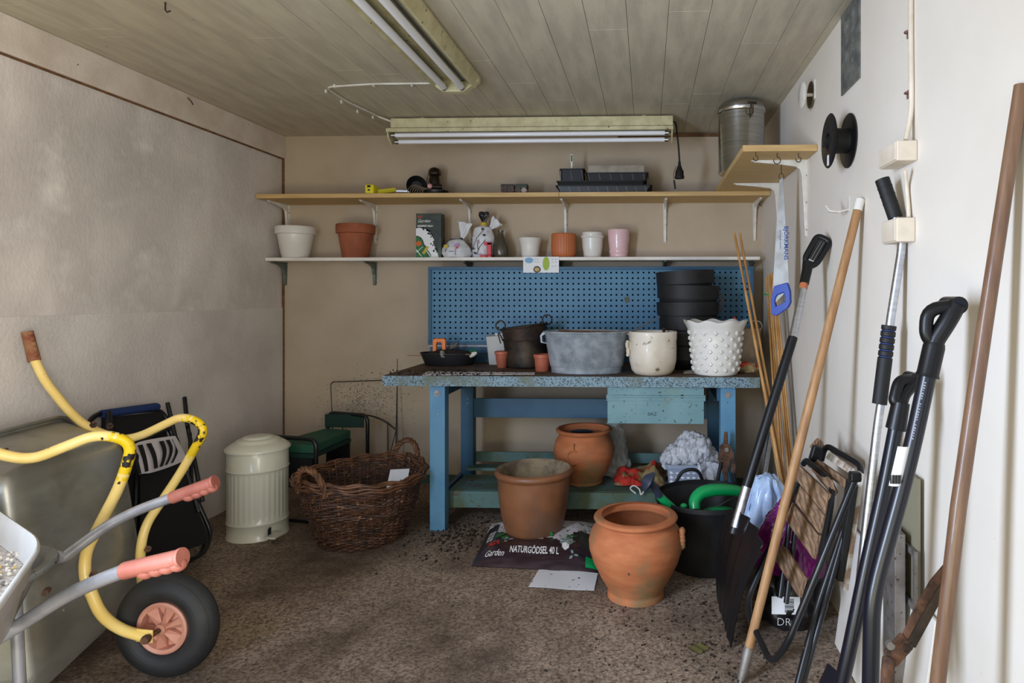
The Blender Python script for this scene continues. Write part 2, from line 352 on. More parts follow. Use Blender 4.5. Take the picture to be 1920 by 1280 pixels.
MT['soilbag'] = mat('aubergine_plastic_film', (58, 44, 50), .28, c2=(38, 28, 34), sc_=10, st=(1, 4, 1), coat=.2, bump=.5, b_sc=10)
MT['soilbag_w'] = mat('white_film_with_soil', (208, 204, 204), .5, spots=(48, 36, 30), sp_sc=45, sp_lo=.58, sp_hi=.62)
MT['magbag'] = mat('magenta_plastic_film', (138, 24, 122), .25, c2=(96, 14, 86), sc_=8, coat=.3, bump=.6, b_sc=14)
MT['blackbag'] = mat('black_film', (24, 22, 24), .3, bump=.5, b_sc=14)
MT['bluewhite'] = mat('pale_blue_film', (184, 204, 228), .35, c2=(150, 172, 204), sc_=14, bump=.6, b_sc=24, coat=.2)
MT['clearbag'] = mat('translucent_white_film', (226, 226, 228), .35, alpha=.72, c2=(200, 200, 204), sc_=16, bump=.7, b_sc=24)
MT['greybag'] = mat('clear_film', (190, 194, 192), .25, alpha=.5, bump=.7, b_sc=20, c2=(160, 166, 160), sc_=12)
MT['floralfilm'] = mat('white_floral_film', (214, 214, 214), .4, c2=(198, 198, 202), sc_=14, spots=(110, 76, 104), sp_sc=22, sp_lo=.66, sp_hi=.69, bump=.5, b_sc=26)
MT['redbag'] = mat('red_and_brown_paper_sack', (190, 52, 40), .7, c2=(150, 128, 86), sc_=9, lo=.48, hi=.53, bump=.3, b_sc=14)
MT['crate'] = mat('grey_blue_basket_plastic', (146, 154, 170), .45)
MT['dome'] = mat('clear_plastic_lid', (196, 186, 170), .35, alpha=.55, c2=(172, 160, 144), sc_=20)
MT['soil'] = mat('dark_soil', (44, 32, 24), .95, c2=(28, 20, 15), sc_=60, bump=1, b_sc=120)
MT['leaf'] = mat('dry_leaf', (98, 92, 50), .8)
MT['zebra'] = mat('white_plush', (206, 200, 202), .9, bump=.3, b_sc=200)
MT['gravel'] = mat('mixed_grit', (206, 200, 192), .8, c2=(170, 160, 150), sc_=90, detail=2, spots=(70, 70, 84), sp_sc=70, sp_lo=.64, sp_hi=.66, bump=1, b_sc=130)
MT['tread'] = mat('dark_textured_sheet', (122, 124, 120), .45, metal=.3, c2=(88, 90, 88), sc_=20)
MT['ventgrey'] = mat('vent_mesh', (120, 104, 84), .8, c2=(78, 66, 52), sc_=90)
MT['straw'] = mat('straw_yellow', (190, 160, 96), .7)
MT['twig'] = mat('grey_twig', (112, 96, 74), .8)
MT['dkgrey_l'] = mat('worn_white_print', (150, 154, 164), .6)
# ================================================================== room
def slab(name, a, b, m, **k): q = M(); q.bb(a, b); return struct(q.build(name, m, smooth=False, **k))
slab('floor', (XL - .1, Y0, -.1), (XR + .1, YB + .1, 0), MT['floor'])
slab('wall_back', (XL - .1, YB, 0), (XR + .1, YB + .1, ZC + .1), MT['wall_back'])
slab('wall_right', (XR, Y0, 0), (XR + .1, YB, ZC + .1), MT['wall_right'])
slab('wall_left', (XL - .1, Y0, 1.215), (XL, YB, ZC + .1), MT['wall_left'])
slab('wall_left_lower', (XL - .1, Y0, 0), (XL + .006, YB, 1.215), MT['wall_left_low']).name = 'wall_left'
slab('trim_1', (XL - .01, Y0, ZC - .155), (XL + .022, YB, ZC), MT['beam'], bevel=.004)
slab('trim_2', (XL + .0, YB - .010, .0), (XL + .014, YB, ZC - .155), MT['brown_strip'])
slab('trim_3', (-.2, YB - .012, ZC - .028), (XR, YB, ZC - .004), MT['brown_strip'])
slab('trim_4', (XL - .01, Y0, ZC - .162), (XL + .012, YB - .01, ZC - .154), MT['brown_strip'])
slab('baseboard_back', (XL + .02, YB - .018, 0), (XR, YB, .055), MT['green_blue'])
# panel joints of the back wall and boards of the ceiling
q = M()
for px in (745, 1437): p = at(px, 700, YB); q.bb((p.x - .002, YB - .0015, 0), (p.x + .002, YB + .001, .86 if px < 900 else 1.93))
struct(q.build('trim_5', MT['seam'], smooth=False))
q = M(); q.k = 0; x = XL; xs = [XL]; rs = random.Random(3)
while x < XR: x += .165; xs.append(min(x, XR + .02))
for i in range(len(xs) - 1):
    a, b = xs[i] + .0009, xs[i + 1] - .0009
    cuts = sorted([Y0, YB + .0] + [rs.uniform(0.3, 4.1) for _ in range(2)]); dz = rs.uniform(0, .0008)
    for j in range(len(cuts) - 1): q.bb((a, cuts[j] + .001, ZC + dz), (b, cuts[j + 1] - .001, ZC + .03))
struct(q.build('ceiling', MT['ceil'], smooth=False, bevel=.0006, seg=1))
slab('ceiling_deck', (XL - .1, Y0, ZC + .03), (XR + .1, YB + .1, ZC + .1), MT['seam']).name = 'ceiling'
# dirt fan on the back wall above the kneeler (spattered soil): individual crumbs stuck to the wall
q = M(); rs = random.Random(11)
for i in range(900):
    u = rs.gauss(0, 1); v = rs.gauss(0, 1)
    p = at(690 + u * 30 + v * 18, 748 + v * 20 - u * 14, YB)
    if p.z < .1: continue
    r = rs.uniform(.0008, .0022); q.box((p.x, YB - .0013, p.z), (r * 2, .001, r * 2))
tag(q.build('soil_spatter', MT['soil'], smooth=False), 'dark soil spatter fanned over the beige back wall beside the workbench', 'dirt', kind='stuff')

# ================================================================== ceiling light and wall light
def glow_caps(m, c, ax, r, L): m.cyl(V(c), V(c) + V(ax) * L, r, n=14)
zf = ZC
xl, xr, ye, y_s = onz(800, 165, 2.34).x, onz(893, 160, 2.34).x, 3.22, 0.9
xc = (xl + xr) / 2 + .0; hw = (xr - xl) / 2
MT['dkgrey'] = mat('dark_grey_plastic', (70, 68, 68), .4)
t = thing('fluorescent_light', 'long cream twin tube ceiling light running towards the camera', 'ceiling light', (xc, (ye + y_s) / 2, zf - .07), 'unlit fluorescent lights')
q = M()
outl = [(-hw, .0), (-hw, -.014), (-hw * .8, -.06), (-hw * .42, -.03), (hw * .42, -.03), (hw * .8, -.06), (hw, -.014), (hw, 0)]
q.rings([[V((xc + x, y, zf - .004 + z)) for x, z in outl] for y in (y_s, ye)])
q.build('housing', MT['cream_metal'], t, smooth=False, bevel=.002)
q = M(); cp = [(-hw, 0), (-hw, -.03), (-hw * .42, -.085), (hw * .42, -.085), (hw, -.03), (hw, 0)]
q.rings([[V((xc + x * .99, y, zf - .004 + z)) for x, z in cp] for y in (ye - .035, ye + .01)])
q.build('end_cap', MT['cream_metal'], t, smooth=False, bevel=.006)
for sx in (-.045, .045):
    q = M(); q.cyl((xc + sx, y_s + .03, zf - .07), (xc + sx, ye - .04, zf - .07), .0165, n=20); tb = q.build('tube', MT['tube_glass'], t)
    q = M(); q.cyl((xc + sx, ye - .06, zf - .07), (xc + sx, ye - .035, zf - .07), .0172, n=20); q.build('tube_cap', MT['alu'], tb)
q = M(); q.bb((xc + hw * .35, y_s, zf - .046), (xc + hw * .75, ye - .05, zf - .040)); q.bb((xc - hw * .75, y_s, zf - .046), (xc - hw * .35, ye - .05, zf - .040))
islands(q, 'reflector', MT['steel'], t, smooth=False)

yF = 3.93; a = at(726, 240, yF); b = at(1262, 240, yF)
t = thing('fluorescent_light', 'grimy cream twin tube light strip under the ceiling above the back shelves', 'ceiling light', ((a.x + b.x) / 2, yF, ZC - .14), 'unlit fluorescent lights')
zA = at(900, 219, yF).z; zB = at(900, 238, yF).z; zC_ = at(900, 247, yF).z
q = M(); q.bb((a.x + .02, yF, zB), (b.x, yF + .12, zA - .003)); q.build('housing', MT['cream_metal'], t, smooth=False, bevel=.003)
q = M(); q.rings([[V((x, yF - .02 + y, z)) for y, z in ((0, zC_), (0, zC_ + .022), (.08, zB + .002), (.16, zB + .002), (.16, zC_), (.14, zC_), (.1, zB - .006), (.07, zB - .008), (.012, zC_))] for x in (a.x, b.x)])
q.build('reflector', MT['cream_metal'], t, smooth=False)
for x in (a.x + .006, b.x - .006):
    q = M(); q.prism([(0, 0), (.15, 0), (.14, -.055), (.07, -.085), (.02, -.05)], .008, (x, yF - .02, zC_ + .02), (0, 1, 0), (0, 0, 1)); q.build('end_cap', MT['cream_metal'], t, smooth=False, bevel=.002)
for dy, dz in ((.02, 0), (.075, -.028)):
    q = M(); z = zC_ - .012 + dz; q.cyl((a.x + .03, yF + dy, z), (b.x - .035, yF + dy, z), .014, n=18); tb = q.build('tube', MT['tube_glass'], t)
    q = M(); q.cyl((b.x - .05, yF + dy, z), (b.x - .028, yF + dy, z), .0146, n=18); q.cyl((a.x + .02, yF + dy, z), (a.x + .045, yF + dy, z), .0146, n=18); islands(q, 'tube_cap', MT['alu'], tb)
for px in (793, 1207):
    p = at(px, 219, yF + .04); q = M(); q.bb((p.x - .012, yF + .03, zA - .004), (p.x + .012, yF + .06, ZC + .002)); q.build('mounting_block', MT['cream_metal'], t, smooth=False)

# white cable on the ceiling
zc = ZC - .008
t = thing('ceiling_cable', 'white electric cable clipped to the ceiling between the two lights', 'cable', onz(700, 190, ZC))
pts = fillet([onz(px, py, zc) for px, py in ((803, 156), (700, 157), (609, 163), (650, 190), (700, 213), (728, 229))], .06, 6)
pts[-1] = V((a.x + .02, yF + .01, zA - .02)); pts[0] = V((xl + .0, pts[0].y, zc))
q = M(); q.tube(pts, .006, 8); q.build('cord', MT['white_metal'], t)
for px, py in ((773, 157), (701, 157), (628, 159), (612, 169), (641, 189), (671, 207), (700, 218)):
    p = onz(px, py, ZC); q = M(); q.bb((p.x - .005, p.y - .009, ZC - .016), (p.x + .005, p.y + .009, ZC + .001)); q.build('clip', MT['white_metal'], t, smooth=False)
# black flex and socket
t = thing('hanging_socket', 'black rubber cable with socket hanging from the right end of the light', 'cable', at(1270, 330, 4.0))
Yc = 4.0; q = M(); q.tube(spline([V((b.x - .02, yF + .06, at(1262, 226, yF).z))] + [at(px, py, Yc) for px, py in ((1266, 230), (1270, 255), (1273, 285), (1274, 303))], 8), .0055, 10); q.build('cord', MT['black_matte'], t)
p = at(1274, 303, Yc); q = M(); q.lathe([(.0, 0), (.008, 0), (.009, -.02), (.02, -.05), (.026, -.06), (.027, -.085), (.03, -.09), (.03, -.105), (.024, -.106), (.022, -.08), (0, -.08)], p, 24); q.build('socket', MT['black_matte'], t)
q = M(); q.tube(spline([at(px, py, Yc - .02) for px, py in ((1268, 312), (1264, 322), (1263, 335), (1265, 342))], 6), .002, 6); q.bar(at(1264, 338, Yc - .02), at(1266, 354, Yc - .02), .014, .012); q.build('socket_cap', MT['black_matte'], t)

# ================================================================== shelves
ySh = 4.08; zy0, zy1 = 1.934, 1.962; xj = at(1048, 366, ySh).x
q = M(); q.bb((XL + .008, ySh, zy0), (xj - .001, YB, zy1)); q.bb((xj + .001, ySh, zy0), (XR - .002, YB, zy1))
tag(q.build('shelf_board', MT['pine'], smooth=False, bevel=.0015), 'long pine shelf on white brackets high on the back wall', 'shelf')
yRS = 2.96; xs0 = at(1393, 275, yRS).x; zr0, zr1 = 1.9625, 1.992
q = M(); q.bb((xs0, yRS, zr0), (XR - .002, YB - .002, zr1))
tag(q.build('shelf_board', MT['pine'], smooth=False, bevel=.0015), 'short pine shelf along the right wall carrying the steel bin', 'shelf')
yWS = 4.18; zw0, zw1 = 1.532, 1.553; xw1 = at(1425, 485, yWS).x
q = M(); q.bb((XL + .008, yWS, zw0), (xw1, YB, zw1))
tag(q.build('shelf_board', MT['white_board'], smooth=False, bevel=.001), 'thin white shelf below the pine shelf holding plant pots', 'shelf')
def bracket(x, z, down, out, m, w=.028, dirv=(0, -1, 0), base=None, grp='', lab=''):
    # folded steel angle: upright on the wall, arm under the shelf, web between them
    d = V(dirv); side = V((0, 0, 1)).cross(d); o = V(base) if base else V((x, YB - .001, z)); o = V((o.x, o.y, z))
    t = thing('shelf_bracket', lab, 'shelf bracket', (o.x, o.y, z - down), grp)
    q = M(); pl = [(0, 0), (.004, 0), (.004, -down), (0, -down)]
    q.rings([[o + side * s * w0 + d * dd + V((0, 0, zz)) for s in (-1, 1)] + [o + side * s * w0 + d * dd2 + V((0, 0, zz)) for s in (1, -1)] for zz, w0, dd, dd2 in ((-.0008, w / 2, 0, .004), (-down * .8, w * .38, 0, .004), (-down, w * .3, 0, .004))])
    q.build('upright', m, t, smooth=False)
    q = M(); q.rings([[o + side * (-w0) + d * dd + V((0, 0, -.0008)), o + side * w0 + d * dd + V((0, 0, -.0008)), o + side * w0 + d * dd + V((0, 0, -.005)), o + side * (-w0) + d * dd + V((0, 0, -.005))] for dd, w0 in ((0, w / 2), (out * .8, w * .38), (out, w * .25))])
    q.build('arm', m, t, smooth=False)
    q = M(); q.prism([(0, 0), (out * .95, 0), (out * .93, -.006), (out * .5, -.016), (.05, -.028), (.032, -.042), (.024, -.07), (.016, -down * .5), (.007, -down * .97), (0, -down * .97)], w * .55, o + V((0, 0, -.004)) + d * .003, d, (0, 0, 1))
    q.build('web', m, t, smooth=False, bevel=.002)
    q = M()
    for dz in (.2, .55, .9): q.cyl(o + side * w * .33 + d * .003 + V((0, 0, -down * dz)), o + side * w * .33 + d * .006 + V((0, 0, -down * dz)), .0035, n=8)
    islands(q, 'screw', MT['rust'], t)
    return t
nm = ['above the white flowerpot', 'just right of the terracotta pot', 'above the two floral bags', 'above the ribbed orange pot', 'over the empty end of the white shelf', 'in the corner by the right wall']
for (px, h), n_ in zip(((540, .27), (704, .27), (882, .27), (1061, .27), (1247, .27), (1415, .26)), nm):
    p = at(px, 400, YB); bracket(p.x, zy0, h, .24, MT['white_metal'], base=(p.x, YB - .0005, 0), grp='white brackets of the pine shelf', lab='white steel shelf bracket under the pine shelf, ' + n_)
nm = ['closest to the left wall', 'below the terracotta pot', 'behind the top left of the pegboard', 'behind the hanging leaflet', 'over the middle of the pegboard', 'nearest the right wall']
for px, n_ in zip((535, 703, 882, 1052, 1246, 1408), nm):
    p = at(px, 500, YB); bracket(p.x, zw0, .16, .17, MT['grey_steel'], w=.034, base=(p.x, YB - .0005, 0), grp='grey brackets of the white shelf', lab='grey steel bracket under the white shelf, ' + n_)
for px, py, n_ in ((1513, 300, 'nearest the camera'), (1462, 345, 'behind the hanging saw')):
    p = onx(px, py, XR); bracket(0, zr0, .38 if px > 1500 else .36, .27, MT['white_metal'], w=.03, dirv=(-1, 0, 0), base=(XR - .0005, p.y, 0), grp='white brackets on the right wall', lab='white steel bracket on the right wall, ' + n_)
def hook(px, py, label, s=.016):
    p = onz(px, py, zr0); q = M(); q.tube([p, p - V((0, 0, .018))] + [p + V((math.sin(t_) * s, 0, -.018 - s + math.cos(t_) * s)) for t_ in [k * PI / 8 for k in range(0, 14)]], .0022, 6)
    return tag(q.build('cup_hook', MT['dark_iron']), label, 'hook', 'cup hooks under the right shelf')
hook(1417, 285, 'small dark cup hook leftmost under the right wall shelf', .011); hook(1457, 287, 'larger dark cup hook in the middle under the right wall shelf'); hook(1497, 287, 'dark cup hook nearest the wall under the right shelf', .012)
hook(1428, 372, 'dark cup hook by the corner bracket under the right wall shelf'); 

# ================================================================== lathe helpers
def potm(m, prof, c, th, n=64, fn=None, floor_t=.012, sy=1.0, ax=None):
    pr = [(max(prof[0][0] - .004, 0), 0)] + list(prof)
    inner = [(max(r - th, .001), max(z, floor_t)) for r, z in reversed(prof)]
    m.lathe([(0.0005, 0)] + pr + inner + [(0.0005, floor_t)], c, n, fn, sy=sy, ax=ax)
    return m
def pot(name, px, Y, z0, prof, m, label, cat='plant pot', th=.006, group=None, fn=None, n=64, build=True, sy=1, ang=50):
    c = at(px, 600, Y); c.z = z0; s = Y / F; q = M(); potm(q, [(r * s, h * s) for r, h in prof], c, th, n, fn, sy=sy)
    return tag(q.build(name, m, ang=ang), label, cat, group)
def soilfill(parent, c, r, name='soil', m=None, sy=1):
    q = M(); q.lathe([(.0005, .004), (r * .5, .002), (r, 0)], c, 24, sy=sy); return q.build(name, m or MT['soil'], parent)

# ---------------- white shelf items (Y about 4.28)
Yw = 4.275; z = zw1
pot('flower_pot', 554, Yw, z, [(22, 0), (24, 2), (31, 40), (32, 45), (36, 46), (36, 58), (35, 60), (33, 60)], MT['white_cer'], 'white glazed flowerpot at the left end of the white shelf', th=.014)
pot('flower_pot', 667, Yw, z, [(23, 0), (24, 2), (31, 44), (31, 46), (35, 47), (35.5, 62), (34, 64)], MT['terra_d'], 'large plain terracotta flowerpot on the white shelf', th=.012)
pot('flower_pot', 994, Yw, z, [(15, 0), (16, 1), (18, 20), (22, 36), (22.5, 37)], MT['white_cer'], 'small flared white pot behind the hanging leaflet', th=.008)
pot('flower_pot', 1057, Yw, z, [(18, 0), (20, 1), (22, 6), (23, 12), (23, 43), (22.5, 45)], MT['orange_cer'], 'orange ribbed plant pot on the white shelf', th=.01,
    fn=lambda r, zz, a: (r * (1 + (.022 * abs(math.sin(a * 16)) if zz > .015 else 0)), zz), n=192, ang=80)
t = thing('flower_pot', 'two nested white pots between the orange ribbed pot and the pink pot', 'plant pot', at(1112, 485, Yw))
for pr, dz, nme in (([(15, 0), (16, 1), (19, 20), (20, 36), (22, 38), (22.5, 41)], 0, 'outer_pot'), ([(14, 0), (17, 30), (19, 31), (20, 38), (19.5, 39)], 8, 'inner_pot')):
    c = at(1111, 600, Yw); c.z = z + dz * Yw / F; q = M(); potm(q, [(r * Yw / F, h * Yw / F) for r, h in pr], c, .005); q.build(nme, MT['white_cer'], t)
pot('flower_pot', 1160, Yw, z, [(16, 0), (17, 1), (17, 5), (16.5, 7), (18, 9), (18, 13), (17.5, 15), (19.5, 30), (21, 50), (20.5, 52)], MT['pink_cer'], 'tall pale pink glazed pot at the right of the pot row', th=.009)
q = M(); c = at(939, 600, Yw - .0); c.z = z; s = Yw / F
q.lathe([(.0005, 0), (13 * s, 0), (15 * s, 6 * s), (15.5 * s, 14 * s), (13 * s, 28 * s), (7 * s, 40 * s), (4.5 * s, 47 * s), (5.5 * s, 52 * s), (4 * s, 52 * s), (3 * s, 46 * s), (.0005, 44 * s)], c, 40)
tag(q.build('vase', MT['vase']), 'smoky grey teardrop bottle vase beside the floral bags', 'vase')
# seed carton
t = thing('seed_carton', 'green and black grass seed carton standing on the white shelf', 'carton', at(805, 482, Yw))
A = at(780, 482, Yw - .05); B = at(824, 482, Yw - .05); zt = at(800, 400, Yw - .05).z; yb = A.y + .075; q = M(); q.bb((A.x, A.y, z), (B.x + .012, yb, zt)); q.build('box', mat('carton_dark_print', (46, 58, 50), .5, c2=(28, 34, 34), sc_=7, big=(78, 96, 66), big_sc=8), t, smooth=False, bevel=.002)
w_, h_ = B.x + .012 - A.x, zt - z; O = V((A.x, A.y - .0007, z)); U, W = V((1, 0, 0)), V((0, 0, 1))
def cut(m, poly, off=0): return m.add([O + U * (x * w_) + W * (y * h_) - V((0, off, 0)) for x, y in poly], [tuple(range(len(poly)))])
rs = random.Random(4); q = M()
edge = [(0, .66), (.12, .68), (.3, .655), (.42, .64), (.52, .6), (.6, .54), (.66, .46), (.72, .4), (.7, .3), (.78, .2), (.86, .1), (.9, .0)]
q.rings([[O + U * (x * w_) + W * (y * h_) + V((0, -.0002, 0)) for x, y in ((ex, ey), (lx, ly))] for (ex, ey), (lx, ly) in zip(edge, [(0, .5), (.1, .49), (.2, .46), (.28, .4), (.3, .36), (.34, .3), (.4, .26), (.44, .2), (.5, .15), (.56, .1), (.6, .06), (.62, 0)])], closed=False)
q.build('pale_patch', MT['paper_c'], t, smooth=False)
q = M()
for i in range(34):
    k = rs.uniform(.2, 1) * (len(edge) - 2); i0 = int(k); f_ = k - i0; ex = edge[i0][0] * (1 - f_) + edge[i0 + 1][0] * f_; ey = edge[i0][1] * (1 - f_) + edge[i0 + 1][1] * f_
    ex += rs.gauss(-.02, .04); ey += rs.gauss(0, .02); r_ = rs.uniform(.012, .03); cut(q, [(min(.98, ex + r_ * 1.6 * math.cos(a_)), max(0, ey + r_ * math.sin(a_))) for a_ in [j * PI / 3 for j in range(6)]], .0006)
q.build('printed_crumbs', MT['ink'], t, smooth=False)
q = M(); cut(q, [(0, .0), (.0, .48), (.12, .47), (.22, .4), (.28, .3), (.4, .18), (.56, .0)], .0004); q.build('printed_grass', MT['ink_g'], t, smooth=False)
q = M(); cut(q, [(.06 + .11 * math.cos(a_) + .05, .32 + .06 * math.sin(a_)) for a_ in [j * PI / 6 for j in range(12)]], .001); q.build('printed_orange', mat('orange_print', (200, 92, 40), .6), t, smooth=False)
q = M(); cut(q, [(.24, .1), (.34, .08), (.52, .24), (.43, .27)], .0012); q.build('printed_tool', MT['ink_y'], t, smooth=False)
q = M(); cut(q, [(.0, .17), (.02, .19), (.24, .03), (.22, .02)], .0012); cut(q, [(0, .12), (.26, .25), (.27, .24), (.01, .11)], .0013); cut(q, [(.4, .16), (.43, .16), (.62, .01), (.58, .01)], .0013); q.build('printed_lines', MT['ink_w'], t, smooth=False)
q = M(); text_on(q, 'Garden', .028, O + U * .012 + W * (h_ * .8), U, W, shear=.35, lift=.001); text_on(q, 'GRÄSFRÖ VILLA', .0145, O + U * .01 + W * (h_ * .7), U, W, bold=.0006, lift=.001); q.build('lettering', MT['ink_w'], t, smooth=False)
q = M(); text_on(q, 'ICA', .018, O + U * .014 + W * (h_ * .905), U, W, bold=.0008, lift=.001); q.build('emblem', MT['ink_r'], t, smooth=False)
# floral bags : lumpy lathe with crumple
def lumpy(prof, c, seed, amp=.08, n=40, sy=.7, fold=7, m=None, tilt=None):
    rs = random.Random(seed); ph = [rs.uniform(0, 6.28) for _ in range(6)]
    def fn(r, z_, a):
        w1 = math.sin(fold * a + ph[0] + z_ * 30) * .5 + math.sin((fold * 2 + 1) * a + ph[1] - z_ * 55) * .3 + math.sin(3 * a + ph[2] + z_ * 22) * .5
        return r * (1 + amp * w1), z_ + amp * r * .3 * math.sin(5 * a + ph[3])
    q = m or M(); q.lathe(prof, c, n, fn, sy=sy, ax=tilt); return q
def dens(prof, k=5):
    out = []
    for (a_, b_), (c_, d_) in zip(prof, prof[1:]):
        for i in range(k): out.append((a_ + (c_ - a_) * i / k, b_ + (d_ - b_) * i / k))
    return out + [prof[-1]]
s = Yw / F; t = thing('plastic_bag', 'squat knotted white bag with purple orchid print on the white shelf', 'bag', at(857, 482, Yw), 'floral potting bags')
c = at(857, 600, Yw - .02); c.z = z; q = lumpy(dens([(.0005, .003), (24 * s, .003), (28 * s, 8 * s), (26 * s, 18 * s), (15 * s, 32 * s), (4 * s, 37 * s)]), c, 3, .05); q.build('sack', MT['floralfilm'], t)
c2 = c + V((.035, 0, 36 * s)); q = lumpy(dens([(.008, 0), (.02, .03), (.035, .08), (.045, .11)]), c2, 8, .22, n=48, sy=.5, fold=6, tilt=Matrix.Rotation(.2, 3, 'Y')); q.build('tied_top', MT['floralfilm'], t)
q = M(); q.lathe([(.010, -.006), (.012, 0), (.010, .006)], c + V((.03, 0, 36 * s)), 16); q.bar(c + V((.02, -.01, 36 * s)), c + V((-.04, -.03, 34.5 * s)), .008, .004); q.build('tie', MT['ink'], t)
def blob_on(parent, name, cx, cz, r, m, yy, sq=1, seed=0, n=9):
    rs_ = random.Random(seed); q = M(); q.add([V((cx + r * rs_.uniform(.6, 1.1) * math.cos(2 * PI * i / n), yy, cz + sq * r * rs_.uniform(.6, 1.1) * math.sin(2 * PI * i / n))) for i in range(n)], [tuple(range(n))]); q.build(name, m, parent, smooth=False)
yy = c.y - 26 * s * .7 - .008
for dx, dz, r_, m_, nn in ((.012, 23, .021, 'ink_p', 'printed_flower'), (-.055, 20, .017, 'ink_y', 'printed_flower'), (.02, 18, .010, 'ink_r', 'printed_flower')): blob_on(t, nn, c.x + dx, z + dz * s, r_, MT[m_], yy, .8, int(dz))
q = M(); q.bb((c.x + .008, yy - .0005, z + 4 * s), (c.x + .0105, yy, z + 16 * s)); text_on(q, 'Garden', .012, (c.x - .035, yy - .001, z + 10 * s), U, W); q.build('printed_stem', MT['ink'], t, smooth=False)
t = thing('plastic_bag', 'tall white bag with twig and blossom print and black tied neck', 'bag', at(906, 482, Yw), 'floral potting bags')
c = at(906, 600, Yw); c.z = z; q = lumpy(dens([(.0005, .003), (19 * s, .003), (21 * s, 10 * s), (21 * s, 40 * s), (16 * s, 57 * s), (5 * s, 62 * s)]), c, 5, .035); q.build('sack', MT['floralfilm'], t)
q = lumpy(dens([(.012, 0), (.018, .02), (.036, .05), (.03, .075)]), c + V((.005, 0, 66 * s)), 9, .2, n=40, sy=.6, fold=5); q.build('tied_top', MT['blackbag'], t)
q = M(); q.lathe([(.012, 60 * s), (.022, 62 * s), (.022, 67 * s), (.012, 68 * s)], c + V((.004, 0, 0)), 20); q.build('tie', MT['ink_y'], t)
q = lumpy(dens([(.006, 0), (.02, .03), (.035, .06), (.04, .08)]), c + V((.045, 0, 54 * s)), 19, .25, n=36, sy=.4, fold=6, tilt=Matrix.Rotation(.75, 3, 'Y')); q.build('loose_corner', MT['floralfilm'], t)
yy = c.y - 21 * s * .7 - .006; q = M()
for pts in (((-.06, .05), (-.045, .09), (-.03, .13), (0, .165), (.02, .19)), ((-.03, .02), (-.01, .07), (.015, .1), (.03, .12)), ((-.02, .05), (-.025, .09), (-.012, .12))): q.tube([V((c.x + x_, yy, z + z_)) for x_, z_ in pts], .0017, 5)
q.build('printed_twig', MT['ink'], t)
for k, (dx, dz) in enumerate(((-.055, .06), (-.03, .11), (.02, .15), (.035, .17), (-.04, .03), (-.01, .02), (.01, .19), (.03, .10))): blob_on(t, 'printed_blossom', c.x + dx, z + dz, .011, MT['ink_p'] if k % 2 else MT['ink'], yy - .001, .8, k)
q = M(); c = at(917, 600, Yw - .09); c.z = z; q.bb((c.x - .016, c.y, z + .015), (c.x + .014, c.y + .02, z + .098)); q.bb((c.x - .035, c.y, z + .08), (c.x + .014, c.y + .02, z + .1)); q.bb((c.x - .01, c.y - .002, z), (c.x + .014, c.y + .022, z + .014))
q.bb((c.x - .06, c.y, z), (c.x - .02, c.y + .02, z + .016))
tag(q.build('spray_head', MT['red'], smooth=False, bevel=.003), 'small red plastic nozzle in front of the tall floral bag', 'nozzle')
# leaflet over the shelf edge
t = thing('leaflet', 'printed garden leaflet hanging over the edge of the white shelf', 'leaflet', at(1014, 512, yWS - .003))
A = at(981, 483, yWS - .004); B = at(1048, 511, yWS - .004); q = M(); q.grid(lambda u, v: (A.x + (B.x - A.x) * u, yWS - .004, zw1 + .002 - (zw1 + .002 - B.z) * v), 4, 4, .0006); q.grid(lambda u, v: (A.x + (B.x - A.x) * u, yWS - .004 + .05 * v, zw1 + .0016), 4, 2, .0006)
q.build('sheet', MT['paper_c'], t)
def disc(parent, name, px, py, rx, ry, m, Y, off=.001):
    p = at(px, py, Y); s_ = Y / F; q = M(); q.add([V((p.x + rx * s_ * math.cos(a_), p.y - off, p.z + ry * s_ * math.sin(a_))) for a_ in [k * PI / 10 for k in range(20)]], [tuple(range(20))[::-1]]); return q.build(name, m, parent, smooth=False)
Yl = yWS - .0045
disc(t, 'printed_leaf', 992, 488, 8, 5.5, MT['ink_lb'], Yl); disc(t, 'printed_leaf', 1024, 494, 6.5, 13, MT['ink_lg'], Yl); disc(t, 'printed_fruit', 1007, 505, 7, 6, MT['ink'], Yl); disc(t, 'printed_seeds', 1007, 505, 5, 4, MT['straw'], Yl, .0016)
q = M()
for px in (1003, 1008, 1036, 1042):
    for py in (486, 491, 499):
        p = at(px, py, Yl); q.bb((p.x - .006, p.y - .001, p.z - .001), (p.x + .006, p.y - .0008, p.z + .001))
q.build('lettering', MT['ink'], t, smooth=False)

# ---------------- pine shelf items
Yp = 4.2; z = zy1; s = Yp / F
t = thing('caulking_tool', 'yellow plastic hand tool with silver shaft lying on the pine shelf', 'tool', at(720, 361, Yp))
A = at(684, 361, 4.1); q = M(); h = 17 * s
q.rings([[V((A.x + x0, 4.1 + y, z + z0)) for x0, z0 in ((0, 0.001), (w0, .001), (w0, h0), (w0 * .5, h0 * 1.05), (0, h0))] for y, w0, h0 in ((0, .056, .060), (.05, .064, .058), (.09, .06, .05))]); q.build('head', MT['yellowp'], t, bevel=.005, ang=30)
q = M(); q.bar(V((A.x + .05, 4.17, z + .022)), at(742, 356, 4.24), .035, .03); q.build('handle', MT['yellowp'], t, smooth=False, bevel=.006)
q = M(); q.bar(at(738, 358, 4.23), at(778, 359, 4.25), .014, .012); q.build('shaft', MT['alu'], t, smooth=False)
q = M(); q.bb((A.x + .016, 4.098, z + .042), (A.x + .038, 4.1, z + .056)); q.bb((A.x + .02, 4.098, z + .02), (A.x + .034, 4.1, z + .03)); q.build('badge', MT['ink'], t, smooth=False)
t = thing('funnel_reel', 'black dish lying on its side with coiled green wire, on the pine shelf', 'reel', at(785, 361, Yp))
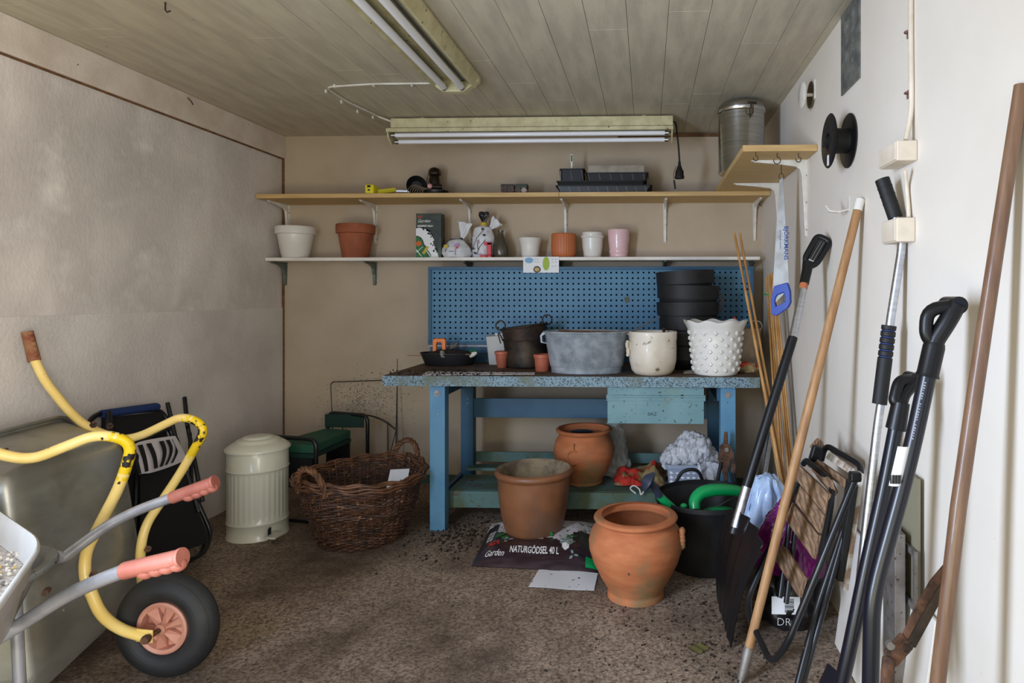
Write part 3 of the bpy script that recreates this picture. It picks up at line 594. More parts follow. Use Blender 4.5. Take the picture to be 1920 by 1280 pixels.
c = at(781, 345, 4.2); c.z = z + 18.5 * s; R_ = Matrix.Rotation(-PI / 2, 3, 'X') @ Matrix.Rotation(-.35, 3, 'Y'); Rd = Matrix.Rotation(.35, 3, 'Z') @ Matrix.Rotation(PI / 2, 3, 'X')
q = M(); q.lathe([(.0005, 0), (.035, 0), (18 * s, .03), (18.5 * s, .034), (18 * s, .036), (.033, .008), (.0005, .008)], c, 48, ax=Rd); q.build('dish', MT['black'], t)
q = M()
for k in range(7):
    cc = V((c.x + .02 + .014 * k, 4.12 - .004 * k, z + .0015)); r_ = .058 - .005 * k; q.tube([cc + V((.012 * math.cos(a_), .0, 0)) + V((-.4 * 0, r_ * math.cos(a_) * .3, max(0, r_ * math.sin(a_)))) + V((r_ * .55 * math.cos(a_), 0, 0)) for a_ in [j * PI / 10 for j in range(11)]], .0025, 5)
q.build('coil', MT['twig'], t)
t = thing('figurine', 'glossy dark brown ribbed bottle standing at the back of the pine shelf', 'bottle', at(815, 361, 4.28))
c = at(815, 600, 4.28); c.z = z; s2 = 4.28 / F; q = M(); q.lathe([(.0005, 0), (11 * s2, 0), (12 * s2, 3 * s2), (11 * s2, 15 * s2), (11.5 * s2, 26 * s2), (10 * s2, 38 * s2), (9 * s2, 40 * s2), (12 * s2, 43 * s2), (12.5 * s2, 48 * s2), (10 * s2, 54 * s2), (5 * s2, 57 * s2), (.0005, 58 * s2)], c, 40, fn=lambda r, z_, a: (r * (1 + .05 * math.sin(z_ * 260) * math.sin(3 * a)), z_)); q.build('body', MT['gloss_brown'], t)
q = M(); q.tube(spline([c + V((-.04, -.01, .04)), c + V((-.052, -.01, .09)), c + V((-.045, -.01, .14)), c + V((-.03, -.02, .16))], 6), .002, 6); q.build('wire_loop', MT['dark_iron'], t)
q = M(); c = at(818, 600, 4.16); c.z = z; q.lathe([(.0005, 0), (.072, 0), (.08, .012), (.08, .024), (.07, .03), (.0005, .03)], c, 48); tag(q.build('saucer', MT['black']), 'round black shallow dish in front of the brown bottle', 'dish')
t = thing('squeeze_bottle', 'brown bottle with pink nozzle lying on the round black dish', 'bottle', c + V((-.02, 0, .03)))
q = M(); q.lathe([(.0005, 0), (.016, .004), (.019, .02), (.019, .07), (.0005, .078)], c + V((-.03, -.02, .05)), 24, ax=Matrix.Rotation(.6, 3, 'Z') @ Matrix.Rotation(1.5, 3, 'Y')); q.build('bottle_body', MT['gloss_brown'], t)
q = M(); q.lathe([(.008, .0), (.017, .006), (.018, .02), (.013, .026), (.010, .018), (.008, .02)], c + V((-.022, -.02, .05)), 24, ax=Matrix.Rotation(.6, 3, 'Z') @ Matrix.Rotation(-1.4, 3, 'Y')); q.build('nozzle', mat('pale_pink_plastic', (214, 160, 156), .4), t)
for px, w0, cc_, lab in ((939, 25, 'gloss_brown', 'small maroon two-cylinder box on the pine shelf'), (966, 22, 'ink_g', 'small green lidded box right of the maroon one')):
    t = thing('battery_pack', lab, 'small box', at(px + w0 / 2, 361, 4.12)); A = at(px, 361, 4.12); B = at(px + w0, 361, 4.12); h = 18 * 4.12 / F
    q = M(); q.bb((A.x, 4.12, z + h * .55), (B.x, 4.18, z + h)); q.build('lid', MT[cc_] if cc_ != 'ink_g' else mat('dark_green_box', (36, 46, 30), .5), t, smooth=False, bevel=.002)
    for k in (.25, .75):
        q = M(); r_ = (B.x - A.x) * .25; cx = A.x + (B.x - A.x) * k; q.cyl((cx, 4.115, z + r_), (cx, 4.18, z + r_), r_ * .98, n=20); o = q.build('cylinder', MT['gloss_brown'] if not (k > .5 and px > 950) else mat('silver_wrap', (150, 140, 128), .4), t)
        q = M(); q.lathe([(r_ * .8, 0), (r_ * .85, .002), (r_ * .9, 0)], (cx, 4.114, z + r_), 20, ax=Matrix.Rotation(PI / 2, 3, 'X')); q.build('ring', MT['pinkrim'], o)
# seed trays
def tray(px0, px1, y0, y1, Y, dy, m, name, label, ribs=0, grp='black seed trays', lip=.006, bot=.9):
    s_ = Y / F; A = at(px0, y1, Y); B = at(px1, y0, Y); z0 = y1; z1 = y0
    cx = (A.x + B.x) / 2; hw_ = (B.x - A.x) / 2; hd = dy / 2; cy = Y + hd; t = thing(name, label, 'seed tray', (cx, cy, z0), grp); q = M()
    def rr(w0, d0, zz, n=5, r=.012):
        out = []
        for sx, sy_, a0 in ((1, 1, 0), (-1, 1, 90), (-1, -1, 180), (1, -1, 270)):
            for k in range(n + 1):
                a_ = math.radians(a0 + 90 * k / n); out.append(V((cx + sx * (w0 - r) + r * math.cos(a_), cy + sy_ * (d0 - r) + r * math.sin(a_), zz)))
        return out
    q.rings([rr(hw_ * bot, hd * bot, z0), rr(hw_ - lip, hd - lip, z1 - .006), rr(hw_, hd, z1 - .006), rr(hw_, hd, z1), rr(hw_ - lip * 1.5, hd - lip * 1.5, z1), rr(hw_ * bot - .003, hd * bot - .003, z0 + .004)])
    q.build('tray_body', m, t, smooth=False)
    if ribs:
        q = M()
        for k in range(ribs):
            x_ = cx - hw_ * .88 + hw_ * 1.76 * k / (ribs - 1); q.bar(V((x_, cy - hd * bot - .001, z0 + .002)), V((x_ - .01, cy - hd + lip, z1 - .008)), .006, .006)
        islands(q, 'rib', MT['dkgrey'], t, smooth=False)
    return t
H = lambda py: at(1100, py, 4.12).z
k0 = zy1; u_ = 4.12 / F
tray(1041, 1223, k0 + 14 * u_, k0, 4.1, .24, MT['black'], 'seed_tray', 'bottom black ribbed seed tray of the stack on the pine shelf', 10)
tray(1043, 1210, k0 + 23 * u_, k0 + 14.1 * u_, 4.11, .22, MT['black'], 'seed_tray', 'flat black seed tray second in the stack on the pine shelf', 0, bot=.97)
tray(1049, 1096, k0 + 47 * u_, k0 + 23.2 * u_, 4.13, .13, MT['black'], 'seed_tray', 'small black twin-cell seed pot at the left on the tray stack', 3, bot=.88)
tray(1098, 1216, k0 + 39 * u_, k0 + 23.2 * u_, 4.13, .19, MT['black'], 'seed_tray', 'black seed tray with slanting ribs, topmost under the clear lid', 6, bot=.93)
A = at(1101, 0, 4.14); B = at(1209, 0, 4.14); q = M(); cx = (A.x + B.x) / 2
q.rings([[V((cx + sx * (B.x - A.x) / 2 * k, 4.225 + sy_ * .08 * k, zz)) for sx, sy_ in ((-1, -1), (1, -1), (1, 1), (-1, 1))] for k, zz in ((1, k0 + 39.1 * u_), (1, k0 + 41 * u_), (.985, k0 + 41 * u_), (.965, k0 + 52 * u_), (.93, k0 + 54 * u_))], cap0=False)
tag(q.build('tray_lid', MT['dome'], smooth=False, bevel=.004), 'clear plastic propagator lid on top of the black seed trays', 'lid')
t = thing('thermometer', 'white soil thermometer with green window standing in the twin-cell pot', 'thermometer', at(1072, 330, 4.18)); A = at(1072, 316, 4.18)
A.z = k0 + 25 * u_; q = M(); q.bb((A.x - .006, 4.178, A.z), (A.x + .006, 4.186, A.z + 50 * u_)); q.bb((A.x - .009, 4.176, A.z + 36 * u_), (A.x + .009, 4.188, A.z + 52 * u_)); q.build('stem', MT['white_metal'], t, smooth=False, bevel=.002)
q = M(); q.bb((A.x - .005, 4.175, A.z + 38 * u_), (A.x + .005, 4.1765, A.z + 50 * u_)); q.build('scale', MT['ink_g'], t, smooth=False)
# steel bin on the right shelf
c = at(1390, 300, 3.66); c.z = zr1; s = 3.66 / F; R_ = 43 * s; Hb = ZC - .035 - zr1
t = thing('steel_bin', 'round stainless steel bin with lid on the right wall shelf', 'bin', c)
q = M(); q.lathe([(.0005, 0), (R_, 0), (R_, .012), (R_ * .985, .015), (R_ * .985, Hb - .05), (R_ * .9, Hb - .05)], c, 64, cap1=False); q.build('bin_body', MT['steel'], t, ang=60)
q = M(); q.lathe([(R_ * .985, Hb - .055), (R_ * 1.03, Hb - .05), (R_ * 1.03, Hb - .03), (R_ * 1.0, Hb - .027), (R_ * 1.0, Hb - .012), (R_ * .93, Hb), (.0005, Hb + .003)], c, 64); q.build('bin_lid', MT['steel'], t, ang=50)
q = M(); a_ = math.radians(-75); d = V((math.cos(a_), math.sin(a_), 0)); e = c + d * (R_ + .004); q.bar(e + V((-.02, 0, Hb - .022)), e + V((.03, .01, Hb - .022)), .01, .012); q.tube([e + V((0, 0, Hb - .02)), e + d * .01 + V((0, 0, Hb - .05)), e + d * .004 + V((.0, 0, Hb - .1))], .004, 6); q.tube(fillet([e + V((-.028, 0, Hb - .03)), e + V((-.028, 0, Hb - .085)), e + V((.012, .004, Hb - .085)), e + V((.012, .004, Hb - .03))], .01, 3), .002, 6)
q.build('clasp', MT['dark_iron'], t)
# ================================================================== workbench
BT = .862; yf, yb = 3.46, 4.215; x0 = at(718, 722, yf).x; x1 = at(1424, 722, yf).x; th = .056
bench = thing('workbench', 'blue steel workbench with worn brown top and one drawer along the back wall', 'workbench', ((x0 + x1) / 2, (yf + yb) / 2, 0))
q = M(); q.bb((x0, yf + .002, BT - th), (x1, yb, BT)); q.build('worktop', MT['bench_top'], bench, smooth=False, bevel=.002)
q = M(); q.bb((x0 - .002, yf - .002, BT - th - .001), (x1 + .002, yf + .0025, BT - .0015)); q.bb((x0 - .003, yf + .003, BT - th - .001), (x0 - .0005, yb, BT - .0015)); q.build('edge_trim', MT['speck'], bench, smooth=False)
def leg(px0, px1, Y, m, depth=.07):
    A = at(px0, 800, Y); B = at(px1, 800, Y); q = M(); g = .004; z1_ = BT - th - .001
    q.rings([[V(p) for p in ((A.x, Y, z_), (B.x, Y, z_), (B.x, Y + depth, z_), (B.x - g, Y + depth, z_), (B.x - g, Y + g, z_), (A.x + g, Y + g, z_), (A.x + g, Y + depth, z_), (A.x, Y + depth, z_))] for z_ in (0, z1_)])
    o = q.build('leg', m, bench, smooth=False); q = M(); cx = (A.x + B.x) / 2
    for z_ in (z1_ - .045,): q.cyl((cx, Y + .001, z_), (cx, Y - .008, z_), .011, n=6); q.cyl((cx, Y + .001, z_), (cx, Y - .003, z_), .017, n=16)
    for z_ in (z1_ - .16, z1_ - .19, .06): q.cyl((cx + .004, Y + .001, z_), (cx + .004, Y - .001, z_), .004, n=8)
    q.build('bolt', MT['dull_alu'], o); return A.x, B.x
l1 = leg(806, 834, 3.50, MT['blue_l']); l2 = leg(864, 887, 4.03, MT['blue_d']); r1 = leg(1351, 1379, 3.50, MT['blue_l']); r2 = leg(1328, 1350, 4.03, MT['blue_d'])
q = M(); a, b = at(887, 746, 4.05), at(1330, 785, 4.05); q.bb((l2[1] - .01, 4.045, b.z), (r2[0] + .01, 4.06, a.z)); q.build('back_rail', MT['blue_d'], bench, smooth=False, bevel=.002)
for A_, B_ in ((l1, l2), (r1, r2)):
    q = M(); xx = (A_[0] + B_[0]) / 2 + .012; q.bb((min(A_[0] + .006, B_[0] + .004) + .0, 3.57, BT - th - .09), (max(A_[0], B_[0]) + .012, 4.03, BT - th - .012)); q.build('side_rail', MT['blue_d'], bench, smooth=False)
# drawer
yd = 3.475; a, b = at(1139, 731, yd), at(1320, 795, yd)
q = M(); q.bb((a.x, yd, b.z), (b.x, yd + .42, BT - th - .004)); d = q.build('drawer', MT['teal'], bench, smooth=False, bevel=.002)
q = M(); q.bb((a.x + .03, yd - .012, at(0, 737, yd).z), (b.x + .006, yd + .001, at(0, 734, yd).z)); q.bb((a.x - .006, yd - .003, at(0, 744, yd).z), (b.x + .008, yd + .001, at(0, 733, yd).z)); q.build('drawer_lip', MT['teal'], d, smooth=False, bevel=.001)
q = M(); p = at(1279, 743, yd - .003); q.cyl(p, p - V((0, .002, 0)), .010, n=20); q.build('keyhole', MT['hole'], d)
q = M(); p = at(1214, 779, yd - .001); text_on(q, 'BAZ', .027, p, (1, 0, 0), (0, 0, 1), bold=-.0004); q.build('lettering', MT['hole'], d, smooth=False)
# lower shelf
zs = .19; sx0 = at(842, 930, 3.62).x; sx1 = r1[0] + .0
def plank(ya, yb_, za, zb_, m=MT['green_blue'], name='shelf_plank', x_a=None, x_b=None): q = M(); q.bb((x_a or sx0, ya, za), (x_b or sx1, yb_, zb_)); return q.build(name, m, bench, smooth=False, bevel=.002)
plank(3.62, 3.78, zs - .018, zs); plank(3.784, 3.86, zs - .02, zs - .001); plank(3.864, 3.95, zs - .02, zs - .004); plank(3.975, 4.07, zs + .012, zs + .03)
q = M(); q.bb((sx0, 3.60, zs - .095), (sx1, 3.62, zs - .001)); q.build('front_board', MT['green_blue'], bench, smooth=False, bevel=.003)
q = M(); q.bb((l2[0] - .01, 4.105, zs + .035), (r2[1] + .02, 4.12, zs + .10)); q.build('rear_board', MT['green_blue'], bench, smooth=False, bevel=.002)
for xx in (l1[0], r1[0] + .0):
    q = M(); q.bb((xx + .006, 3.57, zs - .09), (xx + .03, 4.1, zs - .02)); q.build('shelf_bearer', MT['blue_d'], bench, smooth=False)
# pegboard standing at the back edge of the bench: a real perforated sheet
Yg = 4.185; a, b = at(803, 500, Yg), at(1413, 648, Yg); pg = thing('pegboard', 'large blue perforated pegboard panel standing on the back of the workbench', 'pegboard', ((a.x + b.x) / 2, Yg, b.z))
zt_, zb_ = a.z, b.z; ft = .022
def holed(m, xa, xb, za, zb2, Y, pitch, hs, th_):
    nx = int(round((xb - xa) / pitch)); nz = int(round((zb2 - za) / pitch)); pxx = (xb - xa) / nx; pz = (zb2 - za) / nz; h = hs / 2
    idx = {}
    vs = []; fs = []
    def vv(x, z_):
        k = (round(x, 5), round(z_, 5))
        if k not in idx: idx[k] = len(vs); vs.append(V((x, Y, z_)))
        return idx[k]
    for i in range(nx):
        for j in range(nz):
            xa_, za_ = xa + i * pxx, za + j * pz; cx, cz = xa_ + pxx / 2, za_ + pz / 2
            o_ = [vv(xa_, za_), vv(xa_ + pxx, za_), vv(xa_ + pxx, za_ + pz), vv(xa_, za_ + pz)]
            n_ = [vv(cx - h, cz - h), vv(cx + h, cz - h), vv(cx + h, cz + h), vv(cx - h, cz + h)]
            for k in range(4): fs.append((o_[k], o_[(k + 1) % 4], n_[(k + 1) % 4], n_[k]))
    m.add(vs, fs)
q = M(); holed(q, a.x + ft, b.x - ft, zb_ + ft, zt_ - ft, Yg + .004, .0358, .0115, .002); o = q.build('perforated_sheet', MT['blue'], pg, smooth=False)
sd = o.modifiers.new('th', 'SOLIDIFY'); sd.thickness = .0015
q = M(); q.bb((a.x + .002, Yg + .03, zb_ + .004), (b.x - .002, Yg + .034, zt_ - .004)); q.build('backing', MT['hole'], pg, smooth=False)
for A_, B_ in (((a.x, zt_ - ft), (b.x, zt_)), ((a.x, zb_), (b.x, zb_ + ft)), ((a.x, zb_ + ft), (a.x + ft, zt_ - ft)), ((b.x - ft, zb_ + ft), (b.x, zt_ - ft))):
    q = M(); q.bb((A_[0], Yg - .004, A_[1]), (B_[0], Yg + .03, B_[1])); q.build('frame_strip', MT['blue_d'], pg, smooth=False, bevel=.002)
q = M(); q.bb((a.x + .01, Yg + .006, BT + .0005), (b.x, Yg + .02, zb_ - .012)); q.build('lower_panel', MT['blue_d'], pg, smooth=False)
q = M(); q.bb((a.x, Yg + .002, zb_ - .012), (b.x, Yg + .024, zb_)); q.build('light_strip', MT['dull_alu'], pg, smooth=False)
q = M(); p = at(1176, 562, Yg + .002); blob = [V((p.x + r_ * math.cos(t_), Yg + .0035, p.z + r_ * 1.3 * math.sin(t_))) for t_, r_ in [(k * PI / 5, random.uniform(.012, .03)) for k in range(10)]]; q.add(blob, [tuple(range(10))]); q.build('dirt_mark', MT['seam'] if False else mat('dried_mud', (92, 92, 80), .9), pg, smooth=False)

# ================================================================== on the workbench
z = BT
t = thing('newspaper_mat', 'thin white paper scattered with soil on the front left of the worktop', 'paper', onz(900, 702, BT))
P = [onz(792, 703.5, BT), onz(1002, 702, BT), onz(1003, 698.5, BT), onz(800, 696.8, BT)]
q = M(); q.rings([[p + V((0, 0, h)) for p in P] for h in (.0002, .002)]); q.build('sheet', MT['soilbag_w'], t, smooth=False)
def crumbs(name, n, fn, label, r=(.003, .008), seed=1, m=None):
    rs = random.Random(seed); q = M()
    for _ in range(n):
        p = fn(rs); k = rs.uniform(*r); R_ = Matrix.Rotation(rs.uniform(0, 3), 3, 'Z')
        q.lathe([(.0003, -.0), (k, 0), (k * .8, k * .7), (.0003, k)], p, 5, ax=R_, sy=rs.uniform(.5, 1))
    return tag(q.build(name, m or MT['soil'], smooth=False), label, 'soil', kind='stuff')
crumbs('soil_crumbs', 160, lambda rs: onz(rs.gauss(842, 50), rs.uniform(694, 704), BT + .001), 'dark soil crumbs spilled on the left of the worktop', seed=5)
# black saucer with odds and ends
Yt = 4.0; c = at(842, 600, Yt); c.z = z; s = Yt / F
t = thing('saucer', 'wide black shallow planter tray heaped with tools and string', 'tray', c)
q = M(); potm(q, [(.145, 0), (.15, .004), (.178, .072), (.183, .074), (.183, .080), (.179, .081)], c, .005, 64, sy=.6, floor_t=.006); q.build('tray_body', MT['black_matte'], t)
q = M(); lumpy(dens([(.165, .045), (.12, .085), (.06, .10), (.0005, .102)], 3), c, 4, .05, m=q, sy=.6); q.build('debris', MT['soil'], t)
zr = z + .08
def Q(px, py, Y=Yt): return at(px, py, Y)
q = M(); o_ = Q(824, 648, 3.98); pl = [(-.041, -.075), (-.041, .03), (-.032, .046), (.032, .046), (.041, .036), (.041, -.075), (.018, -.075), (.018, .01), (.012, .022), (-.012, .022), (-.018, .01), (-.018, -.075)]
q.prism(pl, .022, o_, (1, 0, 0), (0, 0, 1)); tag(q.build('saw_handle', MT['orange'], smooth=False, bevel=.004), 'orange plastic handle standing up in the black tray', 'handle')
q = M(); q.tube([Q(764, 666, 4.0), Q(830, 666.5, 3.95), Q(880, 664, 3.92)], .0028, 6); tag(q.build('plant_stake', MT['wood_h']), 'thin straw coloured stake sticking out left of the black tray', 'stake')
q = M(); q.bar(Q(832, 664), Q(858, 642, 4.03), .016, .010); q.tube([Q(835, 662, 3.98), Q(820, 660, 3.96)], .006, 6); tag(q.build('weeding_tool', MT['twig'], smooth=False, bevel=.003), 'small grey green hand tool poking out of the black tray', 'tool')
q = M(); rs = random.Random(2); c0 = Q(886, 660, 4.02)
q.tube(spline([c0 + V((rs.uniform(-.03, .03), rs.uniform(-.02, .02), rs.uniform(-.012, .02))) for _ in range(22)], 5), .003, 5); tag(q.build('string_tangle', MT['green_s']), 'tangle of dark green garden string in the black tray', 'string')
q = M(); lumpy(dens([(.0005, 0), (.012, .004), (.014, .03), (.008, .05), (.0005, .055)], 3), Q(880, 668, 3.95), 7, .15, m=q, tilt=Matrix.Rotation(1.1, 3, 'Y')); tag(q.build('cloth_scrap', MT['aged_cer']), 'crumpled beige scrap at the right edge of the black tray', 'scrap')
q = M(); lumpy(dens([(.0005, 0), (.02, .004), (.022, .02), (.0005, .03)], 3), Q(826, 665, 3.90), 17, .3, m=q, tilt=Matrix.Rotation(1.3, 3, 'Y')); tag(q.build('foil_scrap', MT['blade']), 'small crumpled silvery foil at the front of the black tray', 'scrap')
q = M(); q.tube([Q(900, 663, 4.06), Q(922, 662.5, 4.08)], .003, 6); tag(q.build('nail_rod', MT['dark_iron']), 'thin dark rod between the black tray and the white carton', 'rod')
# white carton box (open folded)
t = thing('white_carton', 'white folded plastic canister behind the small terracotta pot', 'canister', at(930, 684, 4.03))
P0 = [at(px, py, Y).to_2d() for px, py, Y in ((917, 680, 4.0), (948, 680, 3.98), (956, 680, 4.06), (920, 680, 4.08))]; P1 = [at(px, py, Y).to_2d() for px, py, Y in ((911, 630, 4.0), (947, 628, 3.97), (958, 628, 4.06), (915, 628, 4.08))]
zt1 = at(930, 626, 4.0).z; tops = [zt1 - .018, zt1 - .006, zt1, zt1 - .006]
q = M(); q.rings([[V((p.x, p.y, z + .001)) for p in P0], [V((p.x, p.y, zz)) for p, zz in zip(P1, tops)]]); q.build('canister_body', MT['tub_white'], t, smooth=False, bevel=.004)
q = M(); p = at(938, 625, 4.02); q.bb((p.x - .03, 4.0, zt1 - .01), (p.x + .03, 4.04, zt1 + .006)); q.build('cap', MT['tub_white'], t, smooth=False, bevel=.003)
pot('plant_pot', 941, 3.87, z, [(8.5, 0), (9, 1), (12, 24), (12.2, 25), (13.5, 25.5), (13.8, 30), (13, 31)], MT['terra_pl'], 'tiny terracotta coloured pot left of the iron cauldrons', th=.003, group=None)
pot('plant_pot', 1017, 3.70, z, [(12.5, 0), (13, 1), (15, 24), (15.2, 25), (16.5, 25.5), (16.8, 31), (16, 32)], MT['terra_pl'], 'small terracotta coloured pot left of the zinc tub', th=.003)
# two nested iron cauldrons
c = at(987, 600, 3.935); c.z = z; s = 3.935 / F
t = thing('cauldron', 'old dark iron pot standing on the bench with a bail handle, lower of two nested', 'cauldron', c, 'nested iron pots')
q = M(); potm(q, [(36 * s, 0), (39 * s, 2 * s), (41 * s, 12 * s), (40 * s, 26 * s), (43 * s, 46 * s), (44 * s, 50 * s)], c, .005, 56); q.build('pot_body', MT['dark_iron'], t)
q = M(); q.tube([c + V((44.8 * s * math.cos(a_), 44.8 * s * math.sin(a_), 50 * s)) for a_ in [k * PI / 20 for k in range(40)]], .004, 8, closed=True); q.build('rim', MT['dark_iron'], t)
q = M(); q.tube(fillet([c + V((-44 * s, -.01, 50 * s)), c + V((-50 * s, -.03, 64 * s)), c + V((-52 * s, -.03, 62 * s)), c + V((-46 * s, -.04, 44 * s))], .01, 4), .004, 6); q.build('ear', MT['dark_iron'], t)
Rt = Matrix.Rotation(-.13, 3, 'Y'); c2 = c + V((.004, 0, 30 * s))
t = thing('cauldron', 'tilted rusty iron pot with two ring handles nested in the lower pot', 'cauldron', c2, 'nested iron pots')
q = M(); potm(q, [(34 * s, 0), (38 * s, 8 * s), (39.5 * s, 20 * s), (42 * s, 42 * s), (44 * s, 46 * s)], c2, .005, 56, ax=Rt); q.build('pot_body', mat('brown_rusty_iron', (74, 56, 46), .6, metal=.4, c2=(44, 36, 32), sc_=9, bump=.4), t)
q = M(); q.tube([c2 + Rt @ V((44 * s * math.cos(a_), 44 * s * math.sin(a_), 46 * s)) for a_ in [k * PI / 20 for k in range(40)]], .0045, 8, closed=True); q.build('rim', MT['dark_iron'], t)
for sg in (-1, 1):
    q = M(); cc = c2 + Rt @ V((sg * 43 * s, 0, 46 * s)); q.tube([cc + V((9 * s * math.cos(a_) + sg * 1 * s, -.01 if sg < 0 else .01, 7 * s + 9 * s * math.sin(a_))) for a_ in [k * PI / 12 for k in range(24)]], .0045, 8, closed=True); q.build('ring_handle', MT['dark_iron'], t)
# zinc tub
Yc = 3.66; c = at(1100, 600, Yc); c.z = z; s = 3.60 / F
t = thing('zinc_tub', 'oval galvanised washtub with folded handles in the middle of the workbench', 'tub', c)
q = M(); potm(q, [(68 * s, .002), (67 * s, .004), (68.5 * s, 12 * s), (70 * s, 13 * s), (81 * s, 76 * s), (82 * s, 77 * s)], c, .003, 80, sy=.62); q.build('tub_body', MT['galv'], t)
q = M(); q.tube([c + V((82 * s * math.cos(a_), 82 * s * .62 * math.sin(a_), 77 * s)) for a_ in [k * PI / 36 for k in range(72)]], .0055, 8, closed=True); q.build('rim', MT['galv'], t)
for sg in (-1, 1):
    q = M(); e = c + V((sg * 80 * s, 0, 66 * s)); q.rings([[e + V((sg * x_, y_, z_)) for x_, z_ in ((-.012, .03), (.008, .033), (.022, .012), (.018, -.028), (-.02, -.034), (-.022, -.03), (.008, -.022), (.010, .01), (-.01, .022))] for y_ in (-.045, -.04, .04, .045)]); q.build('handle', MT['galv'], t, smooth=False, bevel=.002)
q = M(); q.tube([at(1048, 619.5, 3.75), at(1150, 622.5, 3.62), at(1240, 627.5, 3.52)], [.006, .005, .004], 8); tag(q.build('stick', MT['wood_h2']), 'long thin stick lying across the zinc tub and the white crackled pot', 'stick')
q = M(); q.tube([at(1184, 622, 3.60), at(1210, 608, 3.66), at(1238, 594, 3.72)], .0025, 6); tag(q.build('twig', MT['twig']), 'thin dark twig rising from the white crackled pot', 'twig')
CP = pot('ceramic_pot', 1224, 3.585, z, [(30, 0), (34, 1), (40, 9), (44, 26), (44.5, 50), (44, 62), (45, 66), (45, 74), (45.5, 78), (44.5, 80)], MT['aged_cer'], 'white crackled round bellied ceramic pot beside the zinc tub', th=.012, build=True)
q = M(); cc = at(1224, 600, 3.585); cc.z = z; e = cc + V((-.135, -.04, .145)); q.tube([e + V((.0 + .008 * math.sin(t_), .0, .04 * math.cos(t_))) for t_ in [k * PI / 10 for k in range(20)]], .006, 7, closed=True)
for k in range(7): q.ball(e + V((-.004 + .004 * math.sin(k), -.01 + .004 * math.cos(2.1 * k), -.035 + .012 * k)), .010, 8, 6)
q.build('relief_handle', MT['aged_cer'], CP)
q = M(); p = at(1245, 617, 3.62); q.ball(p, .012, 12, 8); q.cyl(p, p - V((0, 0, .03)), .009); tag(q.build('knob', MT['dark_iron']), 'small dark knob of a tool sticking up inside the white crackled pot', 'knob')
# wavy white pot with diamond bosses
c = at(1342, 600, 3.60); c.z = z; s = 3.60 / F; t = thing('ceramic_pot', 'white glazed pot with ruffled rim and raised diamond bosses', 'plant pot', c)
prf = [(38, 0), (40, 1), (43, 12), (47, 50), (49, 74), (53, 86), (58, 96), (59, 99)]
def ruff(r, z_, a):
    k = max(0, (z_ - 72 * s) / (27 * s)); return r * (1 + .035 * k * math.sin(9 * a)), z_ + .007 * k * math.sin(9 * a)
q = M(); potm(q, [(r * s, h * s) for r, h in dens(prf, 3)], c, .012, 108, ruff); q.build('pot_body', MT['white_cer'], t, ang=70)
q = M()
def rad(h):
    for (r0, h0), (r1_, h1) in zip(prf, prf[1:]):
        if h0 <= h <= h1: return r0 + (r1_ - r0) * (h - h0) / (h1 - h0)
for row in range(7):
    h = 11 + row * 11.2; n_ = 15
    for k in range(n_):
        a_ = 2 * PI * (k + .5 * (row % 2)) / n_; r_ = rad(h) * s; d = V((math.cos(a_), math.sin(a_), .0)); tt = V((-math.sin(a_), math.cos(a_), 0)); o_ = c + d * (r_ - .002) + V((0, 0, h * s)); w_ = .0165
        lo = [o_ + tt * w_ * x + V((0, 0, 1)) * w_ * y for x, y in ((1, 0), (0, 1), (-1, 0), (0, -1))]; hi = [o_ + d * .011 + tt * w_ * .5 * x + V((0, 0, 1)) * w_ * .5 * y for x, y in ((1, 0), (0, 1), (-1, 0), (0, -1))]
        q.rings([lo, hi])
o = q.build('diamond_bosses', MT['white_cer'], t, smooth=False, bevel=.002); o['kind'] = 'stuff'
o = soilfill(t, c + V((0, 0, 86 * s)), 49 * s)
c = at(1393, 600, 3.86); c.z = z; s = 3.86 / F; t = thing('ceramic_pot', 'stained beige pot with wire handle behind the ruffled white pot', 'plant pot', c)
q = M(); potm(q, [(25 * s, 0), (27 * s, 2 * s), (31 * s, 60 * s), (33 * s, 76 * s)], c, .008); q.build('pot_body', MT['beige_cer'], t)
q = M(); q.tube(fillet([c + V((31 * s, -.02, 70 * s)), c + V((34 * s, -.04, 80 * s)), c + V((29 * s, -.04, 89 * s)), c + V((15 * s, -.04, 90 * s)), c + V((13 * s, -.03, 76 * s))], .01, 3), .002, 6); q.build('wire_handle', MT['white_metal'], t)
# tall stack of black nursery pots
Ys = 3.93; s = Ys / F; cx = 1290; rs = random.Random(9); base = z; zz = base
rows = [('lowest', 0, 60, 46, 54, 0, 1290), ('second lowest', 52, 60, 47, 55, 0, 1291), ('second from the middle', 84, 60, 50, 56, 0, 1290), ('middle', 96, 60, 50, 57, 0, 1292)]
H_ = [(0, 52, 49, 0, 1291), (27, 53, 50, 0, 1290), (54, 54, 51, .01, 1291), (80, 57, 54, -.01, 1290), (110, 57, 54, .015, 1290), (139, 53, 50, -.05, 1286)]
nmz = ['bottom pot', 'second pot up', 'third pot up', 'fourth pot up', 'fifth pot up, wide rim', 'topmost tilted pot']
for i, (h0, rt, rb, tl, px) in enumerate(H_):
    c = at(px, 600, Ys); c.z = z + h0 * s; Rt = Matrix.Rotation(tl, 3, 'Y'); t = thing('nursery_pot', 'black plastic nursery pot in the tall stack by the pegboard, ' + nmz[i], 'plant pot', c, 'stacked black nursery pots'); hh = 42 if i < 5 else 40
    q = M(); potm(q, [((rb - 6) * s, 0), ((rb - 4) * s, 2 * s), (rb * s, (hh - 23) * s)], c, .004, 56, ax=Rt); q.build('pot_body', MT['black_matte'], t)
    q = M(); q.lathe([(rb * s, (hh - 24) * s), ((rt + .5) * s, (hh - 24) * s), ((rt + 1.5) * s, hh * s), ((rt - 1) * s, (hh + .4) * s), ((rb - 2) * s, (hh - 22) * s)], c, 56, ax=Rt); q.build('rim', MT['black_matte'], t)
q = M()
